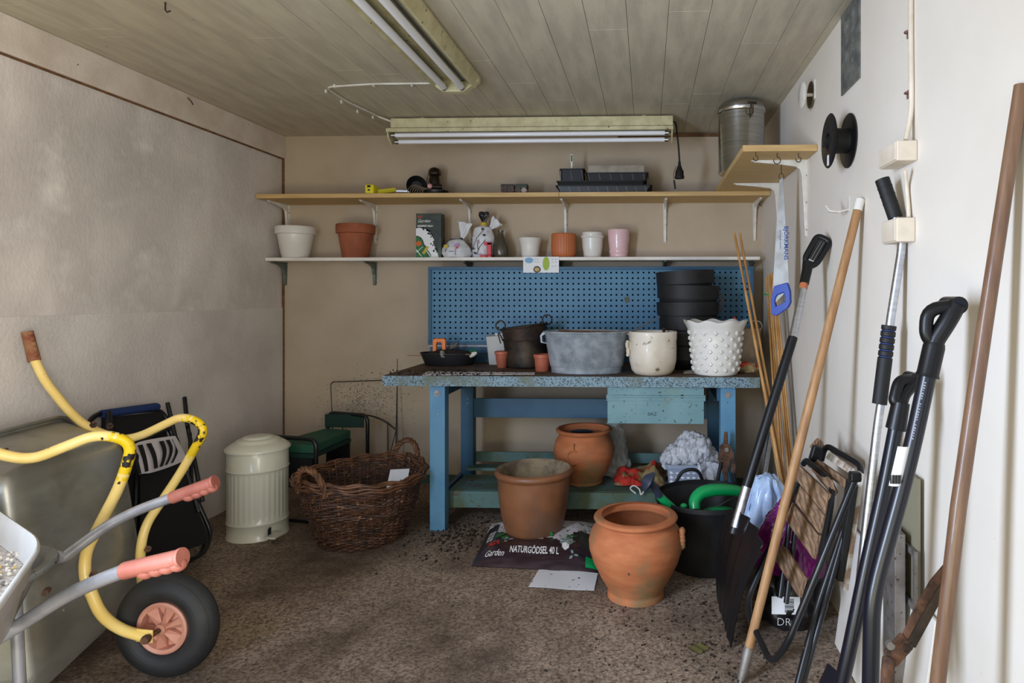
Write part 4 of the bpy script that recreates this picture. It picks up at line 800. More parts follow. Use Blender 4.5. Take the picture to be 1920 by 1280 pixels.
for k in range(5): q.tube(spline([at(1348 + k, 585, 3.86), at(1350 + 2 * k, 560 + 3 * k, 3.86), at(1346 + 3 * k, 538 + 5 * k, 3.86)], 4), .0016, 5)
tag(q.build('dry_twigs', MT['dark_iron']), 'few dry twigs sticking up beside the black pot stack', 'twigs', kind='stuff')
q = M(); lumpy(dens([(.0005, .001), (.07, .004), (.075, .02), (.05, .045), (.0005, .05)], 3), V((at(1396, 600, 3.66).x, 3.68, z)), 21, .16, m=q, sy=.5); tag(crumple(q.build('crumpled_bag', MT['redbag']), .02, .05), 'crumpled red and beige bag on the right end of the worktop', 'bag')
q = M(); q.grid(lambda u, v: onz(1282 + 30 * u, 700 - 4 * v, BT) + V((0, 0, .002 + .006 * math.sin(3 * u) * v)), 6, 3, .001); tag(q.build('paper_scrap', MT['aged_cer']), 'flat beige paper scrap under the ruffled white pot', 'paper')
q = M(); p = at(1377, 603, 3.80); q.prism([(-.01, -.03), (.012, -.03), (.008, 0), (.012, .02), (0, .03), (-.008, .012)], .01, p, (1, 0, 0), (0, 0, 1)); tag(q.build('red_clip', MT['red'], smooth=False), 'small red plastic clip showing behind the ruffled white pot rim', 'clip')

# ================================================================== under the bench, on the low shelf
z = zs
c = at(1095, 600, 3.80); c.z = z; s = 3.80 / F
t = thing('terracotta_urn', 'orange terracotta urn with ring ornament on the low bench shelf', 'plant pot', c)
q = M(); potm(q, [(r * s, h * s) for r, h in dens([(33, 0), (35, 2), (34, 6), (35, 8), (48, 30), (55, 48), (57, 62), (54, 78), (47, 90), (47, 93), (52, 97), (53, 100), (51, 102)], 2)], c, .012, 72); q.build('pot_body', MT['terra'], t, ang=60)
e = c + V((-14 * s, -55 * s, 60 * s)); q = M(); q.tube([e + V((11.5 * s * math.cos(a_), .016 * abs(math.cos(a_)) - .006, 12 * s * math.sin(a_))) for a_ in [k * PI / 12 for k in range(24)]], .0055, 8, closed=True); q.tube([e + V((0, -.004, 11 * s)), e + V((0, .004, 24 * s))], .006, 6); q.build('ring_ornament', MT['terra'], t)
q = M(); p = at(1091, 812, 3.78); q.lathe([(.0005, -.07), (.05, -.07), (.07, -.02), (.078, -.018), (.078, -.004), (.07, .012), (.055, .016), (.0005, .016)], p, 8, sy=.8, rot=.3); tag(q.build('plastic_tray', MT['black'], bevel=.004, ang=30), 'glossy black plastic tray stuffed into the mouth of the terracotta urn', 'tray')
q = M(); lumpy(dens([(.0005, .002), (.085, .004), (.09, .06), (.08, .18), (.05, .28), (.02, .33), (.0005, .34)], 4), V((at(1150, 600, 3.97).x, 3.97, z + .0)), 31, .07, m=q, sy=.6, n=56); tag(crumple(q.build('plastic_bag', MT['greybag']), .03, .09), 'translucent grey plastic bag standing behind the terracotta urn', 'bag')
q = M()
def rb_(u, v):
    p = onz(1152 + 95 * u, 912 - 30 * v, z) ; e_ = min(1, 5 * min(u, 1 - u)) * min(1, 4 * min(v, 1 - v)); return p + V((0, 0, .003 + e_ * (.05 + .02 * math.sin(7 * u + 3 * v) + .018 * math.sin(13 * v + 4 * u) + .01 * math.sin(19 * u))))
q.grid(rb_, 30, 16); q.grid(lambda u, v: onz(1152 + 95 * (1 - u), 912 - 30 * v, z) + V((0, 0, .001)), 1, 1); tag(crumple(q.build('paper_sack', MT['redbag'], ang=25), .018, .07), 'crumpled red paper sack lying on the low bench shelf', 'sack')
q = M(); p = onz(1192, 926, z); q.tube(spline([p + V(v_) for v_ in ((0, 0, .004), (-.03, -.0, .03), (-.01, -.01, .05), (.02, -.01, .03), (.03, -.02, .004), (.05, -.01, .03), (.04, 0, .045))], 8), .004, 8); tag(q.build('white_rope', MT['white_metal']), 'short looped white rope at the front of the low bench shelf', 'rope')
# grey basket
Yk = 3.74; c = at(1293, 600, Yk); c.z = z; s = Yk / F; wx, dy = 45 * s, .13
t = thing('storage_basket', 'grey plastic basket with round holes on the low bench shelf', 'basket', c)
def rrect(cx, cy, w_, d_, zz, r, n=5, R_=None):
    out = []
    for sx, sy_, a0 in ((1, 1, 0), (-1, 1, 90), (-1, -1, 180), (1, -1, 270)):
        for k in range(n + 1):
            a_ = math.radians(a0 + 90 * k / n); out.append(V((cx + sx * (w_ - r) + r * math.cos(a_), cy + sy_ * (d_ - r) + r * math.sin(a_), zz)))
    return out
cy = Yk + .0; zt = z + 50 * s
q = M(); q.rings([rrect(c.x, cy, wx * .86, dy * .86, z + .001, .02), rrect(c.x, cy, wx * .96, dy * .96, zt - .02, .025), rrect(c.x, cy, wx * 1.02, dy * 1.02, zt - .02, .03), rrect(c.x, cy, wx * 1.02, dy * 1.02, zt, .03), rrect(c.x, cy, wx * .97, dy * .97, zt, .025), rrect(c.x, cy, wx * .84, dy * .84, z + .006, .02)]); q.build('basket_body', MT['crate'], t, ang=30)
q = M()
for i in range(8):
    for j in range(4):
        x_ = c.x - wx * .78 + wx * 1.56 * i / 7; zz = z + .03 + j * .028; yy_ = cy - dy * (.86 + .1 * (zz - z) / (zt - z)) - .0012; q.cyl((x_, yy_, zz), (x_, yy_ + .002, zz), .0095, n=14)
o = q.build('round_holes', MT['ink_w'], t, smooth=False)
for k, (dx, dz, r_, sd_) in enumerate(((-.085, .0, .075, 3), (.02, .02, .105, 4), (.1, -.01, .07, 5))):
    q = M(); cc = V((c.x + dx, cy - .01 + .02 * k, zt - .03 + dz)); lumpy(dens([(.0005, -.02), (r_ * .8, -.01), (r_, r_ * .5), (r_ * .85, r_ * 1.1), (r_ * .4, r_ * 1.45), (.0005, r_ * 1.5)], 4), cc, sd_, .07, m=q, sy=.75, n=60, fold=9)
    tag(crumple(q.build('film_bag', MT['clearbag']), .035, .05), ['crumpled translucent white bag at the left in the grey basket', 'largest crumpled translucent white bag in the grey basket', 'crumpled translucent white bag at the right in the grey basket'][k], 'bag', 'crumpled bags in the grey basket')
q = M()
def hang(u, v): p = V((c.x + .03 + .13 * u + .02 * v, cy - dy - .02 - .012 * math.sin(9 * u + 3 * v), zt + .02 - .17 * v)); return p + V((0, -.01 * math.sin(14 * u), 0))
q.grid(hang, 16, 10, .002); tag(crumple(q.build('film_bag', MT['clearbag']), .02, .05), 'flap of white translucent bag hanging down the front of the grey basket', 'bag', 'crumpled bags in the grey basket')
# loppers leaning on the right front leg
Yl = 3.43; t = thing('loppers', 'rusty lopping shears leaning against the right front bench leg', 'loppers', at(1362, 930, Yl))
q = M(); q.prism([(p_[0] * .0029, p_[1] * .0029) for p_ in ((-8, -40), (-3, -60), (4, -62), (3, -44), (8, -26), (6, -14), (2, 0), (4, 14), (3, 30), (-3, 30), (-5, 10), (-12, -8), (-15, -18))], .012, at(1361, 840, Yl), (1, 0, 0), (0, 0, 1)); q.build('blade', MT['rust'], t, smooth=False, bevel=.003)
q = M(); q.prism([(p_[0] * .0029, p_[1] * .0029) for p_ in ((-14, 4), (-6, 12), (6, 8), (14, -8), (17, -32), (13, -46), (8, -40), (8, -24), (2, -14), (-6, -12))], .010, at(1362, 842, Yl - .014), (1, 0, 0), (0, 0, 1)); q.build('hook_blade', MT['rust'], t, smooth=False, bevel=.003)
q = M(); p = at(1362, 842, Yl - .02); q.cyl(p, p + V((0, -.012, 0)), .012, n=12); q.build('pivot_bolt', MT['dull_alu'], t)
for pa, pb in (((1352, 866), (1334, 962)), ((1374, 880), (1390, 962))):
    q = M(); q.tube([at(*pa, Yl - .01), at((pa[0] + pb[0]) / 2, (pa[1] + pb[1]) / 2, 3.42), at(*pb, 3.40)], [.009, .011, .012], 10); q.build('handle_grip', MT['black_matte'], t)
# ================================================================== floor, middle
def crease(u, v, a=.006, k=1): return a * (math.sin(9 * u * k + 4 * v) + .7 * math.sin(17 * v * k - 6 * u + 1) + .5 * math.sin(31 * u + 13 * v))
# soil bag: pillow of film on the floor, sagging under the pot
C = [onz(884, 1062, 0), onz(1122, 1074, 0), onz(1118, 982, 0), onz(922, 982, 0)]
def bagp(u, v):
    p = C[0].lerp(C[1], u).lerp(C[3].lerp(C[2], u), v); e = min(1, (min(u, 1 - u) * 6)) ** .6 * min(1, (min(v, 1 - v) * 4.5)) ** .55
    return p + V((0, 0, .004 + .060 * max(0, e) + crease(u, v, .0025) * e))
t = thing('soil_bag', 'dark plastic sack of manure soil lying flat under the brown planter', 'bag', (C[0] + C[2]) / 2)
NU, NV = 48, 30; q = M(); q.grid(bagp, NU, NV)
whi = lambda u, v: v > .41 + .12 * math.sin(5 * u + .6) + .05 * math.sin(23 * u) + (.25 if u > .8 else 0) + (.2 if u < .12 else 0)
q.mi = [1 if whi((i % NU + .5) / NU, (i // NU + .5) / NV) else 0 for i in range(NU * NV)]
q.k = 0; q.grid(lambda u, v: C[1].lerp(C[0], u).lerp(C[2].lerp(C[3], u), v) + V((0, 0, .002)), 4, 4); q.build('sack', [MT['soilbag'], MT['soilbag_w']], t, ang=60)
def mapb(x, y, off=.0022): p = bagp(x, y); return p + V((0, -.0005, off))
Lw = (C[1] - C[0]).length; Ld = (C[3] - C[0]).length
def on_bag(txt, size, u0, v0, bold=0, shear=0, sx=1, vert=False, sq=1.0):
    q = M(); vs, fs = text_mesh(txt, size, shear, bold)
    if vert: pts = [mapb(u0 - p.y / Lw, v0 + p.x / Ld * sx) for p in vs]
    else: pts = [mapb(u0 + p.x * sx / Lw, v0 + p.y * sq / Ld) for p in vs]
    q.add(pts, fs); return q
q = on_bag('NATURGÖDSEL 40 L', .0335, .285, .125, .0006, sx=.80, sq=1.9); q.build('lettering', MT['ink_w'], t, smooth=False)
q = on_bag('Garden', .032, .085, .075, 0, .4, sx=1.0, sq=1.8); q.build('script_lettering', MT['ink_w'], t, smooth=False)
q = on_bag('ICA', .034, .095, .215, .0016, .2, sq=1.8); q.build('emblem', MT['ink_r'], t, smooth=False)
q = on_bag('NATURLIG GÖDSEL', .02, .082, .33, .0004, vert=True, sx=.8); q.build('side_lettering', MT['ink_w'], t, smooth=False)
q = on_bag('FÖR TRÄDGÅRDEN', .02, .112, .33, .0004, vert=True, sx=.8); q.build('side_lettering', MT['ink_w'], t, smooth=False)
def leafset(u, v, r, m, n=5, name='printed_leaf', sd=1):
    rs = random.Random(sd); q = M()
    for k in range(n):
        a_ = 2 * PI * k / n + rs.uniform(-.3, .3); cx, cy = u + r * .8 * math.cos(a_) / Lw, v + r * .9 * math.sin(a_) / Ld
        q.add([mapb(cx + (r * .6 * math.cos(b_) * math.cos(a_) - r * .34 * math.sin(b_) * math.sin(a_)) / Lw, cy + (r * .6 * math.cos(b_) * math.sin(a_) + r * .34 * math.sin(b_) * math.cos(a_)) / Ld, .003) for b_ in [j * PI / 5 for j in range(10)]], [tuple(range(10))])
    q.build(name, m, t, smooth=False)
leafset(.19, .40, .03, MT['ink_g'], 5, sd=1); leafset(.24, .33, .024, MT['ink_gy'], 4, sd=2); leafset(.745, .31, .032, MT['ink_gy'], 5, sd=3); leafset(.80, .12, .02, MT['ink_gy'], 3, sd=4); leafset(.78, .42, .024, MT['ink_g'], 5, sd=6)
q = M(); q.add([mapb(.735 + x * .8 / Lw, .20 + y * .8 / Ld, .0032) for x, y in ((-.02, 0), (.0, -.025), (.024, -.005), (.022, .045), (0, .055), (-.022, .042))], [tuple(range(6))]); q.build('printed_emblem', MT['ink_w'], t, smooth=False)
q = M(); q.grid(lambda u, v: mapb(.9 + .09 * u, .02 + .12 * v, .002), 5, 3); q.build('printed_corner', MT['green'], t, smooth=False)
# brown planter
c = at(1001, 600, 3.385); c.z = .056; s = 3.385 / F
t = thing('planter', 'large brown glazed planter with rolled rim standing on the soil bag', 'planter', c)
q = M(); prf = [(50, 0), (53, 1), (56, 12), (62, 40), (66, 70), (67.5, 96), (68, 104), (72, 106), (73.5, 110), (72, 115), (68, 117)]
q.lathe([(.0005, 0)] + [(r * s, h * s) for r, h in dens(prf, 2)], c, 80); q.build('planter_body', MT['brown_gl'], t, ang=60)
q = M(); q.lathe([(68 * s, 117 * s), (63 * s, 113 * s), (62 * s, 90 * s), (57 * s, 40 * s), (48 * s, 10 * s), (.0005, 9 * s)], c, 80); q.build('inside', MT['grey_inner'], t)
# green leaf roll beside it
q = M(); q.tube(spline([mapb(.60, .42, .012), mapb(.61, .50, .03), mapb(.63, .58, .04), mapb(.65, .66, .04)], 5), .014, 8); tag(q.build('green_glove', MT['ink_g']), 'dark green rolled leaf shape on the soil bag at the foot of the planter', 'leaf')
q = M(); P = [onz(1012, 1066, 0), onz(1121, 1075, 0), onz(1114, 1108, 0), onz(991, 1101, 0)]
q.grid(lambda u, v: P[3].lerp(P[2], u).lerp(P[0].lerp(P[1], u), v) + V((0, 0, .003 + .0015 * math.sin(7 * u + 3 * v))), 12, 6, .001)
tag(q.build('paper_sheet', MT['paper']), 'white paper sheet with soil specks on the floor in front of the soil bag', 'paper')
# big terracotta urn
c = at(1192, 600, 2.785); c.z = 0; s = 2.785 / F
t = thing('terracotta_urn', 'big round bellied terracotta urn with wide rim standing alone on the floor', 'plant pot', c)
prf = [(50, 0), (53, 1), (53, 8), (51, 12), (54, 20), (66, 42), (79, 70), (87, 96), (88, 112), (83, 130), (74, 143), (70, 147), (70, 149), (77, 153), (78.5, 157), (77, 160), (72, 162)]
q = M(); potm(q, [(r * s, h * s * .935) for r, h in dens(prf, 2)], c, .018, 96, fn=lambda r, z_, a: (r * (1 + .003 * math.sin(z_ * 300)), z_)); q.build('pot_body', MT['terra'], t, ang=60)
a_ = math.radians(-12); e = c + V((math.cos(a_), math.sin(a_), 0)) * 86 * s + V((0, 0, .262)); q = M(); rs = random.Random(5)
for k in range(16): b_ = 2 * PI * k / 16; q.ball(e + V((.004, .02 * math.cos(b_), .036 * math.sin(b_))), .011 + .003 * rs.random(), 8, 6)
q.ball(e, .020, 12, 8, (.8, 1, 1.5)); q.build('relief_ornament', MT['terra'], t)
soilfill(t, c + V((0, 0, .14)), .175)
crumbs('soil_crumbs', 420, lambda rs: V((c.x + .3 + rs.gauss(0, .16), 2.45 + rs.gauss(0, .25), .0)) if rs.random() < .6 else V((rs.uniform(-.4, 1), rs.uniform(2.2, 3), 0)), 'dark soil crumbs scattered over the floor around the big urn', seed=8, r=(.002, .007))
crumbs('soil_crumbs', 380, lambda rs: V((onz(880, 1000, 0).x + rs.gauss(-.02, .14), 3.45 + rs.gauss(0, .16), .0)), 'dark soil crumbs on the floor left of the soil bag', seed=9, r=(.003, .009))
q = M(); p = onz(1308, 1218, 0); q.grid(lambda u, v: p + V(((u - .5) * .075, (v - .5) * .06, .003 + .007 * math.sin(6 * u + 4 * v) ** 2)), 7, 6); q.f = [f for i, f in enumerate(q.f) if i not in (0, 1, 6, 5, 7, 13, 28, 34, 35, 40, 41, 29)]; q.mi = [0] * len(q.f)
tag(q.build('dry_leaf', MT['leaf']), 'curled olive brown dry leaf on the floor near the snow shovel', 'leaf')
# black flexible tub
c = at(1322, 600, 3.13); c.z = 0; s = 3.13 / F; zr_ = .335
t = thing('flexible_tub', 'black ribbed flexible rubber tub with loop handles behind the big urn', 'tub', c)
q = M(); potm(q, [(.175, 0), (.18, .004), (.212, .14), (.236, zr_ - .03), (.243, zr_ - .022), (.243, zr_)], c, .005, 80, fn=lambda r, z_, a: (r + (.0012 * math.sin(z_ * 420) if .03 < z_ < zr_ - .04 else 0), z_)); q.build('tub_body', MT['black_matte'], t)
for sg, a_ in ((1, 105), (-1, -40)):
    d = V((math.cos(math.radians(a_)), math.sin(math.radians(a_)), 0)); tt = V((-d.y, d.x, 0)); q = M()
    q.tube(spline([c + d * .238 + tt * .075 + V((0, 0, zr_ - .01)), c + d * .225 + tt * .045 + V((0, 0, zr_ + .045)), c + d * .22 + V((0, 0, zr_ + .06)), c + d * .225 - tt * .045 + V((0, 0, zr_ + .045)), c + d * .238 - tt * .075 + V((0, 0, zr_ - .01))], 6), .009, 8); q.build('loop_handle', MT['black_matte'], t)
# watering can inside
Yw2 = 3.10; t = thing('watering_can', 'bright green plastic watering can with black rose lying in the black tub', 'watering can', at(1330, 980, Yw2))
q = M(); q.tube(spline([at(px, py, Y) for px, py, Y in ((1303, 955, 3.03), (1303, 938, 3.05), (1315, 924, 3.08), (1340, 918, 3.12), (1375, 919, 3.18), (1400, 926, 3.22))], 7), [.026 + .004 * math.sin(k * .1) for k in range(36)], 14); q.build('carry_handle', MT['green'], t)
q = M(); pc = at(1350, 990, 3.12); q.lathe([(.0005, -.06), (.10, -.06), (.115, .02), (.10, .075), (.06, .095), (.0005, .1)], pc, 40, sy=.7); q.build('can_body', MT['green'], t)
q = M(); q.tube([at(1300, 985, 3.06), at(1262, 955, 2.99), at(1235, 928, 2.95)], [.03, .022, .018], 14); q.build('spout', MT['green'], t)
q = M(); q.tube([at(1237, 930, 2.952), at(1226, 912, 2.93), at(1218, 903, 2.92)], [.018, .016, .018], 14); pr = at(1213, 901, 2.91); Rr = Matrix.Rotation(-1.05, 3, 'Y'); q.lathe([(.0005, .02), (.018, .02), (.046, -.004), (.050, -.012), (.046, -.018), (.0005, -.032)], pr, 28, ax=Rr); q.build('rose', mat('dark_slate_plastic', (44, 50, 66), .35), t)
q = M(); q.ball(at(1282, 948, 3.02), .017, 12, 8, (1, 1, .7)); q.build('cap', MT['green'], t)
q = M(); q.tube(spline([at(1345, 950, 3.0), at(1365, 938, 3.0), at(1385, 930, 3.02), at(1398, 927, 3.04)], 6), .003, 6); tag(q.build('thin_strap', MT['black_matte']), 'thin black strap curling over the rim of the black tub', 'strap')

# ================================================================== left: bin, kneeler, basket, wire hoops
c = at(484, 600, 3.43); c.z = 0; R_ = .150; t = thing('pedal_bin', 'tall cream enamel pedal bin with ribbed side and domed lid', 'pedal bin', c); zl = .475
q = M(); q.lathe([(.0005, 0), (R_ + .004, 0), (R_ + .005, .006), (R_, .012), (R_, .08), (R_ + .004, .084), (R_, .088), (R_, .36), (R_ + .004, .364), (R_, .368), (R_ - .001, zl), (R_ - .02, zl)], c, 144, fn=lambda r, z_, a: (r - (.0035 * (1 if math.sin(a * 36) > 0 else 0) if .095 < z_ < .355 else 0), z_)); 
q2 = M(); q2.lathe([(.0005, 0), (R_ + .004, 0), (R_ + .005, .006), (R_, .012), (R_, .08), (R_ + .004, .084), (R_, .089), (R_, .1)] + [(R_ - .002, .105 + k * .024) for k in range(11)] + [(R_, .358), (R_ + .004, .364), (R_, .369), (R_ - .001, zl), (R_ - .02, zl)], c, 144, fn=lambda r, z_, a: (r + (.0022 * math.tanh(2 * math.sin(a * 34)) * .6 if .102 < z_ < .35 else 0), z_))
q2.build('bin_body', MT['binwhite'], t, ang=50)
q = M(); q.lathe([(R_ + .001, zl - .012), (R_ + .010, zl - .012), (R_ + .011, zl - .004), (R_ + .006, zl + .004), (R_ * .82, zl + .028), (R_ * .74, zl + .030), (R_ * .72, zl + .038), (R_ * .58, zl + .048), (R_ * .5, zl + .049), (R_ * .48, zl + .056), (R_ * .3, zl + .060), (.0005, zl + .06)], c, 80); q.build('lid', MT['binwhite'], t, ang=60)
q = M(); p = at(518, 1010, 3.30); q.bb((p.x - .03, c.y - R_ - .035, .035), (p.x + .025, c.y - R_ + .05, .047)); q.build('pedal', MT['binwhite'], t, smooth=False, bevel=.004)
q = M(); q.bb((p.x - .034, c.y - .143, .015), (p.x - .030, c.y - .125, .08)); q.bb((p.x - .034, c.y - .150, .02), (p.x - .031, c.y - .143, .075)); q.build('pedal_slot', MT['hole'], t, smooth=False)
# garden kneeler: green pad between two hoop frames
t = thing('garden_kneeler', 'dark green padded garden kneeler seat on black tube frames behind the cream bin', 'kneeler', at(590, 980, 3.8))
pa = [at(px, py, Y) for px, py, Y in ((505, 829, 3.62), (588, 834, 3.58), (658, 801, 4.0), (612, 799, 4.05))]
za_ = pa[0].z - .005; pad = [V((p.x, p.y, za_)) for p in pa]
q = M(); q.rings([[p + V((0, 0, h)) for p in pad] for h in (-.05, -.028, -.027, 0)]); q.build('pad', MT['green_pad'], t, smooth=False, bevel=.008)
q = M(); q.rings([[p + V((0, 0, h)) for p in [V(((p.x - sum(x.x for x in pad) / 4) * 1.02 + sum(x.x for x in pad) / 4, p.y * 1.0, p.z)) for p in pad]] for h in (-.078, -.052)]); q.build('seat_plate', MT['darkgreen'], t, smooth=False, bevel=.004)
def hoop(A, B, name='frame_hoop', top=.08, out=0.0):
    q = M(); zt = za_ + top; q.tube(fillet([V((A.x, A.y, .01)), V((A.x, A.y, za_ - .08)), V((A.x, A.y, zt)), V((B.x, B.y, zt)), V((B.x, B.y, za_ - .08)), V((B.x, B.y, .01)), V((A.x, A.y, .01))], .05, 6), .012, 10); q.build(name, MT['black_metal'], t)
hoop(pad[0] + V((-.11, .05, 0)), pad[1] + V((.02, -.01, 0)), top=.035)
hoop(pad[3] + V((-.03, .08, 0)), pad[2] + V((.09, .04, 0)), top=.085)
mid = (pad[3] + pad[2]) / 2; q = M(); q.grid(lambda u, v: V((pad[3].x - .02 + (pad[2].x - pad[3].x + .07) * u, mid.y + .055 - .02 * math.sin(PI * u) * 0, za_ + .085 - .085 * v)), 6, 4, .014); q.build('armrest_pad', MT['darkgreen'], t, smooth=False, bevel=.004)
q = M(); q.bb((pad[0].x + .0, 3.60, .2), (pad[1].x - .02, 3.63, za_ - .07)); q.bb((mid.x - .06, mid.y - .03, .12), (mid.x + .08, mid.y - .01, za_ - .07)); islands(q, 'side_pocket', MT['black_fabric'], t, smooth=False)
# basket
Yk = 3.40; c = at(679, 600, Yk); c.z = 0; hb, sy = .365, .98
t = thing('wicker_basket', 'large oval brown wicker basket with two looped handles in front of the workbench', 'basket', c)
def brad(h): k = h / hb; return .205 + .118 * k ** .75 + (.004 * math.sin(h * 40))
q = M(); NS = 44; nr = 36
for j in range(nr):
    h = .012 + (hb - .05) * j / (nr - 1); r_ = brad(h); pts = []
    for k in range(NS * 3):
        a_ = 2 * PI * k / (NS * 3); ph = (k / 3 * PI + (j % 2) * PI); o_ = .007 * math.cos(ph)
        tl = .0 + .003 * math.sin(3 * a_ + j * .9); pts.append(c + V(((r_ + o_) * math.cos(a_), (r_ + o_) * sy * math.sin(a_), h + tl + .010 * (h / hb) * math.cos(2 * a_))))
    q.tube(pts, .0052 + .0008 * math.sin(j * 1.7), 5, closed=True)
o = q.build('woven_wall', MT['wicker'], t); o['kind'] = 'stuff'
q = M()
for k in range(NS):
    a_ = 2 * PI * k / NS; q.tube([c + V((brad(h) * math.cos(a_), brad(h) * sy * math.sin(a_), h + .010 * (h / hb) * math.cos(2 * a_))) for h in [hb * i / 5 for i in range(6)]], .004, 5)
o = q.build('stakes', MT['wicker_l'], t); o['kind'] = 'stuff'
q = M(); rs = random.Random(3)
for j in range(7):
    r_ = brad(hb - .02) + .014 * math.cos(j * 2 * PI / 7) + .006; z0_ = hb - .022 + .020 * math.sin(j * 2 * PI / 7); ph = j * .9
    q.tube([c + V(((r_ + .006 * math.sin(14 * a_ + ph)) * math.cos(a_), (r_ + .006 * math.sin(14 * a_ + ph)) * sy * math.sin(a_), z0_ + .005 * math.cos(14 * a_ + ph) + .012 * math.cos(2 * a_))) for a_ in [2 * PI * i / 168 for i in range(168)]], .0062, 6, closed=True)
o = q.build('plaited_rim', MT['wicker_l'], t); o['kind'] = 'stuff'
q = M(); q.lathe([(.0005, .004), (.19, .004), (.202, .014)], c, 60, sy=sy); q.build('base', MT['wicker'], t)
for sg in (-1, 1):
    ctr = []
    for i in range(31):
        a_ = PI * i / 30; ctr.append(c + V((sg * (brad(hb) - .008 + .03 * math.sin(a_)), .092 * math.cos(a_), hb - .05 + .135 * math.sin(a_) ** .8)))
    q = M()
    for j in range(3):
        pts = []
        for i, p in enumerate(ctr):
            tt = (ctr[min(i + 1, 30)] - ctr[max(i - 1, 0)]).normalized(); u_, n_ = frame(tt); b_ = i * .75 + j * 2 * PI / 3; pts.append(p + (u_ * math.cos(b_) + n_ * math.sin(b_)) * .0085)
        q.tube(resample(spline(pts, 3), 90), .0088, 7)
    o = q.build('twisted_handle', MT['wicker_l'], t)
q = M(); p = at(722, 888, 3.50); q.grid(lambda u, v: V((-1.50 + .12 * u + .02 * v, 3.52 + .12 * v - .02 * u, .022 + (.275 + .012 * u) * v)), 4, 3, .001)
tag(q.build('paper_tag', MT['paper_c']), 'folded white paper inside the wicker basket', 'paper')
t.rotation_euler = (0, 0, math.radians(68))
# wire plant supports on the back wall
q = M(); Yw3 = 4.33; q.tube(fillet([at(px, py, Y) for px, py, Y in ((628, 905, 4.22), (620, 716, 4.33), (745, 712, 4.34), (741, 905, 4.22))], .03, 5), .0035, 6); 
tag(q.build('wire_hoop', MT['black_metal']), 'tall rectangular dark wire plant hoop leaning on the back wall', 'wire hoop', 'wire plant supports')
q = M(); A = [at(px, py, 4.2) for px, py in ((640, 782), (680, 777), (715, 785), (743, 804))]; B = [at(px, py, 4.26) for px, py in ((640, 779), (690, 779), (720, 790), (742, 806))]
q.tube(spline(A, 6), .003, 6); q.tube(spline(B, 6), .003, 6); q.tube([at(727, 792, 4.22), at(728, 900, 4.22)], .003, 6); q.tube([at(743, 805, 4.23), at(724, 880, 4.16)], .003, 6); q.tube([A[-1], B[-1]], .003, 6); q.tube([A[0], V((A[0].x, 4.3, .02))], .003, 6)
tag(q.build('wire_hoop', MT['black_metal']), 'curved dark wire plant support arching behind the kneeler', 'wire hoop', 'wire plant supports')

# ================================================================== left: folded chairs against the left wall
t = thing('folding_chair', 'folded black reclining camp chair with blue headrest leaning on the left wall', 'folding chair', (XL + .15, 3.0, 0))
def L(px, py, Y): return at(px, py, Y)
# picture plane of the chair: leaning board from floor (X -2.2) to wall
def onlean(px, py, off=0.0, xb=-2.18, xt=XL + .05, ht=.80):
    # intersect view ray with plane through (xb,*,0) and (xt,*,ht)
    d = ray(px, py); nx, nz = ht, (xb - xt); # plane: (x-xb)*ht + z*(xb-xt) = 0
    k = ((xb + off) * ht - EYE * nz) / (d.x * nx + d.z * nz); return cO + d * k
q = M(); q.tube(fillet([onlean(px, py) for px, py in ((165, 1000), (165, 790), (185, 774), (300, 768), (316, 790), (352, 900), (397, 1000), (385, 1035), (290, 1085))], .05, 6), .011, 10); q.build('back_frame', MT['black_metal'], t)
q = M(); q.tube(fillet([onlean(px, py, .035) for px, py in ((250, 1060), (260, 830), (318, 800), (345, 900), (388, 1010), (375, 1042), (250, 1080))], .04, 6), .010, 10); q.build('seat_frame', MT['black_metal'], t)
q = M(); q.grid(lambda u, v: onlean(190 + 112 * u + 62 * v * u - 10 * v, (784 - 12 * u) + (285 - 50 * u) * v, -.0 + .004), 10, 14, .006); q.build('sling', MT['black_fabric'], t)
q = M(); q.tube([onlean(193, 776, .012), onlean(292, 762, .012)], [.027, .027], 14, flat=.7); q.build('headrest', MT['bluecloth'], t)
for a_, b_ in (((314, 755), (347, 900)), ((346, 745), (352, 800)), ((352, 800), (380, 940))):
    q = M(); q.tube([onlean(*a_, .02), onlean(*b_, .04)], .0105, 8); q.build('leg', MT['black_metal'], t)
q = M(); q.tube([onlean(204, 772, .05), onlean(205, 830, .06)], .012, 8); q.build('armrest', MT['black_metal'], t)
q = M(); q.tube([onlean(330, 822, .05), onlean(372, 960, .07)], .011, 8); q.tube([onlean(356, 812, .05), onlean(360, 930, .07)], .009, 8); q.build('strut', MT['black_metal'], t)
q = M(); q.grid(lambda u, v: onlean(262 + 78 * u + 48 * v * u - 0 * v, (890 - 30 * u) + (170 - 12 * u) * v, .055), 8, 10, .006); q.build('seat_sling', MT['black_fabric'], t)
